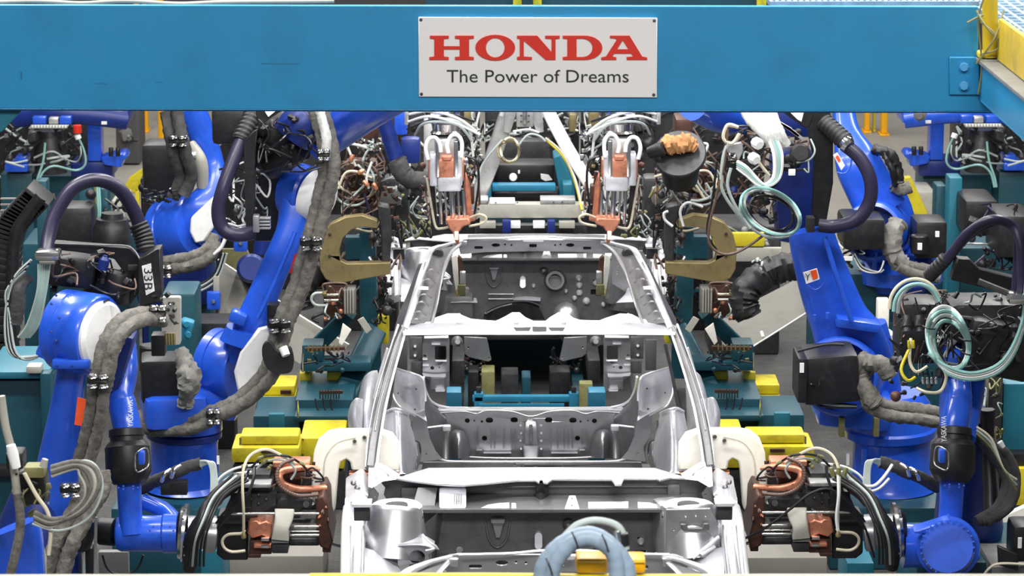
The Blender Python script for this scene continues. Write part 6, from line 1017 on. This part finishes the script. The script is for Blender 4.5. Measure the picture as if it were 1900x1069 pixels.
T(ch, 'side_band', 'black', [(76, 365, 17.3), (50, 400, 17.3), (28, 440, 17.3), (22, 540, 17.3), (18, 680, 17.3), (16, 930, 17.3)], 12, seg=12)
bk = thing('equipment_stand', 'teal equipment stand with black motors behind the left hose arch', 'stand', P(140, 560, 19.5))
gbox(bk, 'stand_body', 'teal', (40, 452, 236), 20.4, .6, .02); gbox(bk, 'post', 'teal', (66, 336, 86), 19.9, .15); gbox(bk, 'post', 'teal', (146, 340, 170), 19.9, .15); gbox(bk, 'post', 'teal', (186, 350, 200), 19.9, .15); BX(bk, 'motor', 'black', (140, 420, 19.6), (.26, .3, .3), bev=.04); L(bk, 'round_motor', 'black', (208, 450, 19.3), (208, 395, 19.3), [(0, 36), (.5, 36), (.6, 32), (.8, 30), (.82, 22), (1, 20)], 30)
for i in range(3): cable(bk, 'hose_teal' if i else 'khaki', [(176 + i*4, 345, 19.7), (178 + i*4, 390, 19.7), (176 + i*4, 450, 19.7)], 2.2)
junk(bk, (100, 360, 240, 460), 19.7, 30, 71, ('black', 'dark_steel', 'rubber'), ('hose_black', 'hose_grey'), .2, 5, 13, 10)
st = thing('equipment_stand', 'teal stand with black drive boxes behind the right robots', 'stand', P(1800, 560, 19.5))
gbox(st, 'stand_body', 'teal', (1730, 460, 1910), 21.5, .6, .02); gbox(st, 'post', 'teal_light', (1762, 330, 1786), 21.0, .2); gbox(st, 'post', 'teal', (1738, 345, 1756), 21.2, .2); B(st, 'drive_box', 'black', (1790, 372, 1852, 440), 20.6, .5, .03); B(st, 'drive_box', 'black', (1850, 400, 1920, 480), 20.0, .5, .03); CY(st, 'bright_rod', 'alu', (1785, 452, 20.4), (1880, 454, 20.4), 2)
junk(st, (1780, 380, 1890, 500), 20.2, 44, 72, ('black', 'dark_steel', 'rubber'), ('hose_black', 'conduit'), .3, 6, 14, 12); B(st, 'teal_panel', 'teal', (1560, 490, 1640, 600), 20.6, .1, .01)
mb = thing('equipment_stand', 'teal stand behind the number plate bracket at left', 'stand', P(330, 640, 18.2)); gbox(mb, 'stand_body', 'teal', (300, 545, 362), 18.2, .4, .02); BX(mb, 'blue_clip', 'cyan', (345, 610, 17.9), (.08, .1, .12), (0, .3, 0), .02); gbox(mb, 'dark_column', 'black', (362, 600, 430), 18.6, .3)
for i in range(2): CY(mb, 'blue_knob', 'cyan', (336 + i*8, 596 + i*20, 17.9), (346 + i*4, 602 + i*20, 17.8), 6)
# ---- far robots at the top corners
machine('drive_cabinet', 'black drive cabinet behind the far left robot foot', 'cabinet', (-10, 205, 176, 330), 27.0, 501, ('black', 'dark_steel'), ('hose_black', 'hose_grey'), 24, 'black')  # this and the next three: dark masses added as black fill behind robots
machine('drive_cabinet', 'black drive cabinet behind the far right robot foot', 'cabinet', (1775, 205, 1910, 330), 27.0, 502, ('black', 'dark_steel'), ('hose_black', 'hose_grey'), 24, 'black')
machine('drive_cabinet', 'black drive cabinet between the second and third robots from the left', 'cabinet', (398, 205, 600, 440), 23.5, 503, ('black', 'dark_steel', 'navy'), ('hose_black', 'hose_grey', 'hose_white'), 50, 'black')
machine('drive_cabinet', 'low black drive unit under the third left robot arm', 'cabinet', (262, 330, 335, 420), 21.8, 504, ('black', 'dark_steel'), ('hose_black', 'hose_grey'), 20, 'black')
def far_robot(p):
    D = 25.5
    NV = BL if MIR[0] < 0 else 'navy'; B(p, 'head_plate', NV, (20, 206, 240, 232), D, .4, .03); SW(p, 'head_casting', NV, [(30, 222, D-.2, 30, 30), (120, 212, D-.3, 34, 30), (235, 225, D-.2, 30, 30)], 4, 14, e=3, up=(0, 1, 0))
    B(p, 'blue_block', BL, (60, 217, 85, 231), D-.5, .1, .01); B(p, 'blue_block', BL, (110, 217, 132, 231), D-.5, .1, .01); B(p, 'bright_block', 'alu', (90, 219, 108, 231), D-.52, .1, .01); PR(p, 'serrated_plate', 'grey_light', [(58, 232), (128, 232), (124, 239), (52, 239)], D-.55, .02, bev=.004)
    for i in range(12): B(p, 'plate_tooth', 'white', (59 + i*5.6, 233, 61.5 + i*5.6, 237), D-.58, .02, 0)
    L(p, 'motor', 'dark_steel', (95, 320, D-.2), (92, 242, D-.2), [(0, 30), (.6, 32), (.8, 26), (1, 24)], 26); B(p, 'arm_column', BL, (162, 230, 188, 300), D-.1, .2, .02); PR(p, 'bolt_foot', BL, [(186, 292), (230, 282), (238, 292), (226, 300), (226, 312), (190, 306)], D-.2, .25, bev=.02)
    for x in (206, 219): CY(p, 'foot_bolt', 'black', (x, 290, D-.3), (x, 274, D-.3), 4.4)
    B(p, 'foot_casting', 'navy', (130, 300, 210, 330), D-.1, .4, .03); B(p, 'clamp_block', BL, (8, 304, 52, 320), D-.3, .3, .02); B(p, 'clamp_top', BL, (28, 290, 52, 304), D-.3, .2, .02); gbox(p, 'pedestal', 'teal', (0, 322, 60), D-.2, .5, .02); gbox(p, 'pedestal', 'teal', (70, 326, 200), D+.1, .5, .02)
    for pts in ([(84, 265, D-.5), (80, 300, D-.5), (70, 330, D-.5), (66, 350, D-.5)], [(145, 255, D-.4), (156, 280, D-.4), (158, 305, D-.4), (140, 316, D-.4), (100, 308, D-.5), (78, 322, D-.5), (70, 350, D-.5)]): cable(p, 'hose_teal', pts, 2.2, 'hose')
    CY(p, 'white_socket', 'white', (143, 250, D-.5), (146, 258, D-.5), 6); junk(p, (10, 235, 150, 310), D-.35, 46, 81, ('black', 'dark_steel', 'black', 'grey'), ('hose_black', 'hose_grey'), .2, 4, 12, 12); B(p, 'tag_plate', 'white', (188, 226, 198, 231), D-.5, .02, 0)
f1, f2 = mir_thing('weld_robot', 'dark blue robot foot on a teal pedestal in the top left corner', 'blue robot foot on a teal pedestal in the top right corner', 'robot', far_robot, 120, 330, 25.5, 'blue welding robots along the line')
CY(f1, 'red_plug', 'red', (143, 232, 25.0), (144, 247, 25.0), 8); L(f2, 'round_port', 'grey', (1708, 210, 24.9), (1706, 216, 24.8), [(0, 12), (.6, 12), (.7, 6), (1, 6)], 18)
for i, (o, l) in enumerate((([(228, 352), (240, 330), (290, 295), (291, 342), (262, 352), (240, 362)], 'bright yellow folded guard plate beside the left blue robot'), ([(1678, 330), (1690, 328), (1722, 396), (1712, 408), (1700, 420), (1684, 400)], 'bright yellow diagonal guard plate beside the right blue robot'))):
    g = thing('floor_guard', l, 'guard', V((P(o[0][0], 380, 24.8).x, 24.8, .0))); PR(g, 'plate', 'yellow', o, 24.7, .08, bev=.006); gbox(g, 'post', 'yellow', ((250, 350, 258) if i == 0 else (1694, 400, 1702)), 24.7, .06, .004)
for i, (rc, d, l) in enumerate((((206, 372, 232), 23, 'pale plinth behind the left black hose arch'), ((1694, 356, 1736), 24.9, 'pale grey plinth beside the yellow diagonal guard'))):
    g = gbox(None, 'plinth', 'grey_light', rc, d, .5, .02, z0=.001); tag(g, l, 'plinth')
a = machine('fence_panel', 'grey panel fence in front of the left yellow posts', 'fence', (215, 205, 258, 262), 29.5, 90, ('dark_steel', 'grey'), ('hose_black',), 6, 'wall')
# low teal plinths at the very bottom
for x0, x1, y, d, l in ((372, 412, 1022, 14.9, 'low bright teal floor box under the left weld gun'), (1572, 1622, 1045, 14.9, 'low bright teal floor box under the right weld gun')):
    g = gbox(None, 'floor_box', 'teal_light', (x0, y, x1), d, .4, .01); tag(g, l, 'box')
for x0, x1, y, d, l in ((425, 600, 1032, 15.6, 'worn grey step under the left weld gun'), (1385, 1535, 1035, 15.6, 'worn grey step under the right weld gun')):
    g = gbox(None, 'floor_step', 'slab', (x0, y, x1), d, .5, .01); tag(g, l, 'step')
# ---- blurred tool close to the camera at lower left
fg = thing('hose_bundle', 'blurred grey hose bundle of a nearer robot in the lower left corner', 'hose bundle', P(60, 1069, 10.4))
T(fg, 'feed_pipe', 'grey_light', [(2, 735, 10.4), (10, 790, 10.4), (22, 840, 10.4), (32, 920, 10.4)], 8, seg=12); L(fg, 'pipe_joint', 'white', (20, 826, 10.35), (30, 868, 10.35), [(0, 9), (.4, 11), (1, 9)], 16); T(fg, 'feed_pipe', 'sleeve', [(32, 915, 10.4), (38, 970, 10.4), (28, 1030, 10.4), (10, 1100, 10.4)], 9, seg=12); T(fg, 'hose', 'hose_cream', [(45, 878, 10.3), (68, 920, 10.3), (88, 950, 10.3), (94, 985, 10.3), (90, 1030, 10.3)], 4)
BX(fg, 'tool_block', 'black', (30, 850, 10.5), (.06, .1, .06), bev=.01); BX(fg, 'tool_block', 'black', (62, 900, 10.55), (.10, .12, .12), bev=.02); BX(fg, 'valve_block', 'khaki', (66, 872, 10.4), (.07, .08, .04), bev=.01); L(fg, 'valve_cap', 'grey_light', (80, 866, 10.3), (84, 852, 10.3), [(0, 8), (1, 6)], 14)
for i in range(5): T(fg, 'coil_hose', ['sleeve', 'grey_light', 'sleeve'][i % 3], [(64, 952 + i*4, 10.3), (100, 965 + i*3, 10.28), (150, 950 - i*4, 10.26), (182 - i*6, 905, 10.26), (176 - i*7, 870 + i*3, 10.28), (140, 858 + i*3, 10.3), (96, 868 + i*4, 10.32)], 6 if i < 3 else 3, n=6)
T(fg, 'hose', 'hose_grey', [(60, 972, 10.3), (110, 985, 10.28), (160, 965, 10.26), (186, 925, 10.26), (188, 885, 10.28), (165, 856, 10.3), (110, 862, 10.32)], 2.4)
junk(fg, (30, 880, 90, 960), 10.5, 12, 33, ('black', 'dark_steel', 'khaki'), ('khaki', 'hose_black'), .1, 5, 12, 6)
SW(fg, 'blue_casting', BL, [(30, 975, 10.9, 90, 60), (40, 1010, 10.9, 84, 60), (30, 1100, 10.9, 110, 60), (20, 1400, 10.9, 110, 60), (10, 1790, 10.9, 120, 60)], 4, 18, e=3)
PR(r1, 'cover_plate', 'grey_light', [(74, 1000), (84, 1040), (84, 1080), (60, 1080), (60, 1045)], 13.2, .06, bev=.01)
br = r1; L(br, 'motor_can', 'black', (152, 965, 13.8), (150, 1022, 13.8), [(0, 26), (.6, 24), (.9, 18), (1, 10)], 24); CY(br, 'grey_rod', 'grey_light', (153, 1020, 13.8), (156, 1090, 13.8), 2.4); CY(br, 'upright_rod', 'grey', (178, 960, 13.75), (176, 1090, 13.75), 3); B(br, 'column', 'black', (158, 1015, 174, 1100), 13.85, .08, .01); B(br, 'panel', 'grey', (182, 1022, 240, 1100), 14.3, .05, .01)
T(br, 'bow_handle', 'hose_black', [(190, 1030, 14.1), (200, 1056, 14.1), (226, 1068, 14.1), (254, 1056, 14.1), (266, 1030, 14.1)], 2.2)
rt = thing('floor_motor', 'black motor with cream cable in the bottom right corner', 'motor', P(1880, 1069, 13.9)); BX(rt, 'motor_body', 'black', (1896, 1000, 14.0), (.12, .2, .18), bev=.03); B(rt, 'motor_label', 'white', (1889, 998, 1896, 1018), 13.85, .01, 0); PR(rt, 'bracket', 'black', [(1852, 1014), (1870, 1022), (1890, 1030), (1890, 1060), (1854, 1050)], 13.85, .04, bev=.005); cable(rt, 'hose_cream', [(1818, 1080, 13.8), (1834, 1056, 13.8), (1856, 1046, 13.8), (1910, 1048, 13.8)], 2.6); gbox(rt, 'base', 'grey', (1840, 1052, 1930), 14.0, .4)
sk = thing('corner_guard', 'cream sloping guard plate at the lower right edge', 'guard', V((P(1850, 1000, 15.2).x, 15.2, 0))); PR(sk, 'guard_plate', 'cream', [(1800, 985), (1900, 940), (1960, 920), (1960, 1000), (1880, 1010), (1800, 1010)], 15.2, .04, bev=.006); gbox(sk, 'guard_leg', 'grey', (1840, 1005, 1856), 15.25, .1)
nest([o for o in C.objects if o.parent is None and o.type == 'EMPTY' and o is not car and not o.name.startswith('car_shell')])
# ---------------------------------------------------------------- light
sc = bpy.context.scene
w = bpy.data.worlds.new('world'); sc.world = w; w.use_nodes = True
w.node_tree.nodes['Background'].inputs['Color'].default_value = (.80, .88, 1, 1); w.node_tree.nodes['Background'].inputs['Strength'].default_value = .14
def area(name, loc, size, energy, rot=(0, 0, 0), col=(1, .98, .94)):
    d = bpy.data.lights.new(name, 'AREA'); d.shape = 'RECTANGLE'; d.size, d.size_y = size; d.energy = energy; d.color = col
    o = bpy.data.objects.new(name, d); C.objects.link(o); o.location = loc; o.rotation_euler = rot; return o
for y, e in ((12.3, 350), (17.5, 330), (23, 230), (29, 150), (35, 120)):
    for x in (-4.2, 0, 4.2): area('ceiling_lamp', (x, y, 7.4), (.5, 4.0) if y > 13 else (3.6, .5), e)
area('front_fill', (0, 3.5, 7.5), (7, 1.5), 800, (math.radians(40), 0, 0))  # unseen fill added on the viewer's side to brighten sign and beam
vs = sc.view_settings; vs.view_transform = 'Standard'; vs.look = 'None'; vs.gamma = 1; vs.exposure = .1
sc.render.film_transparent = False
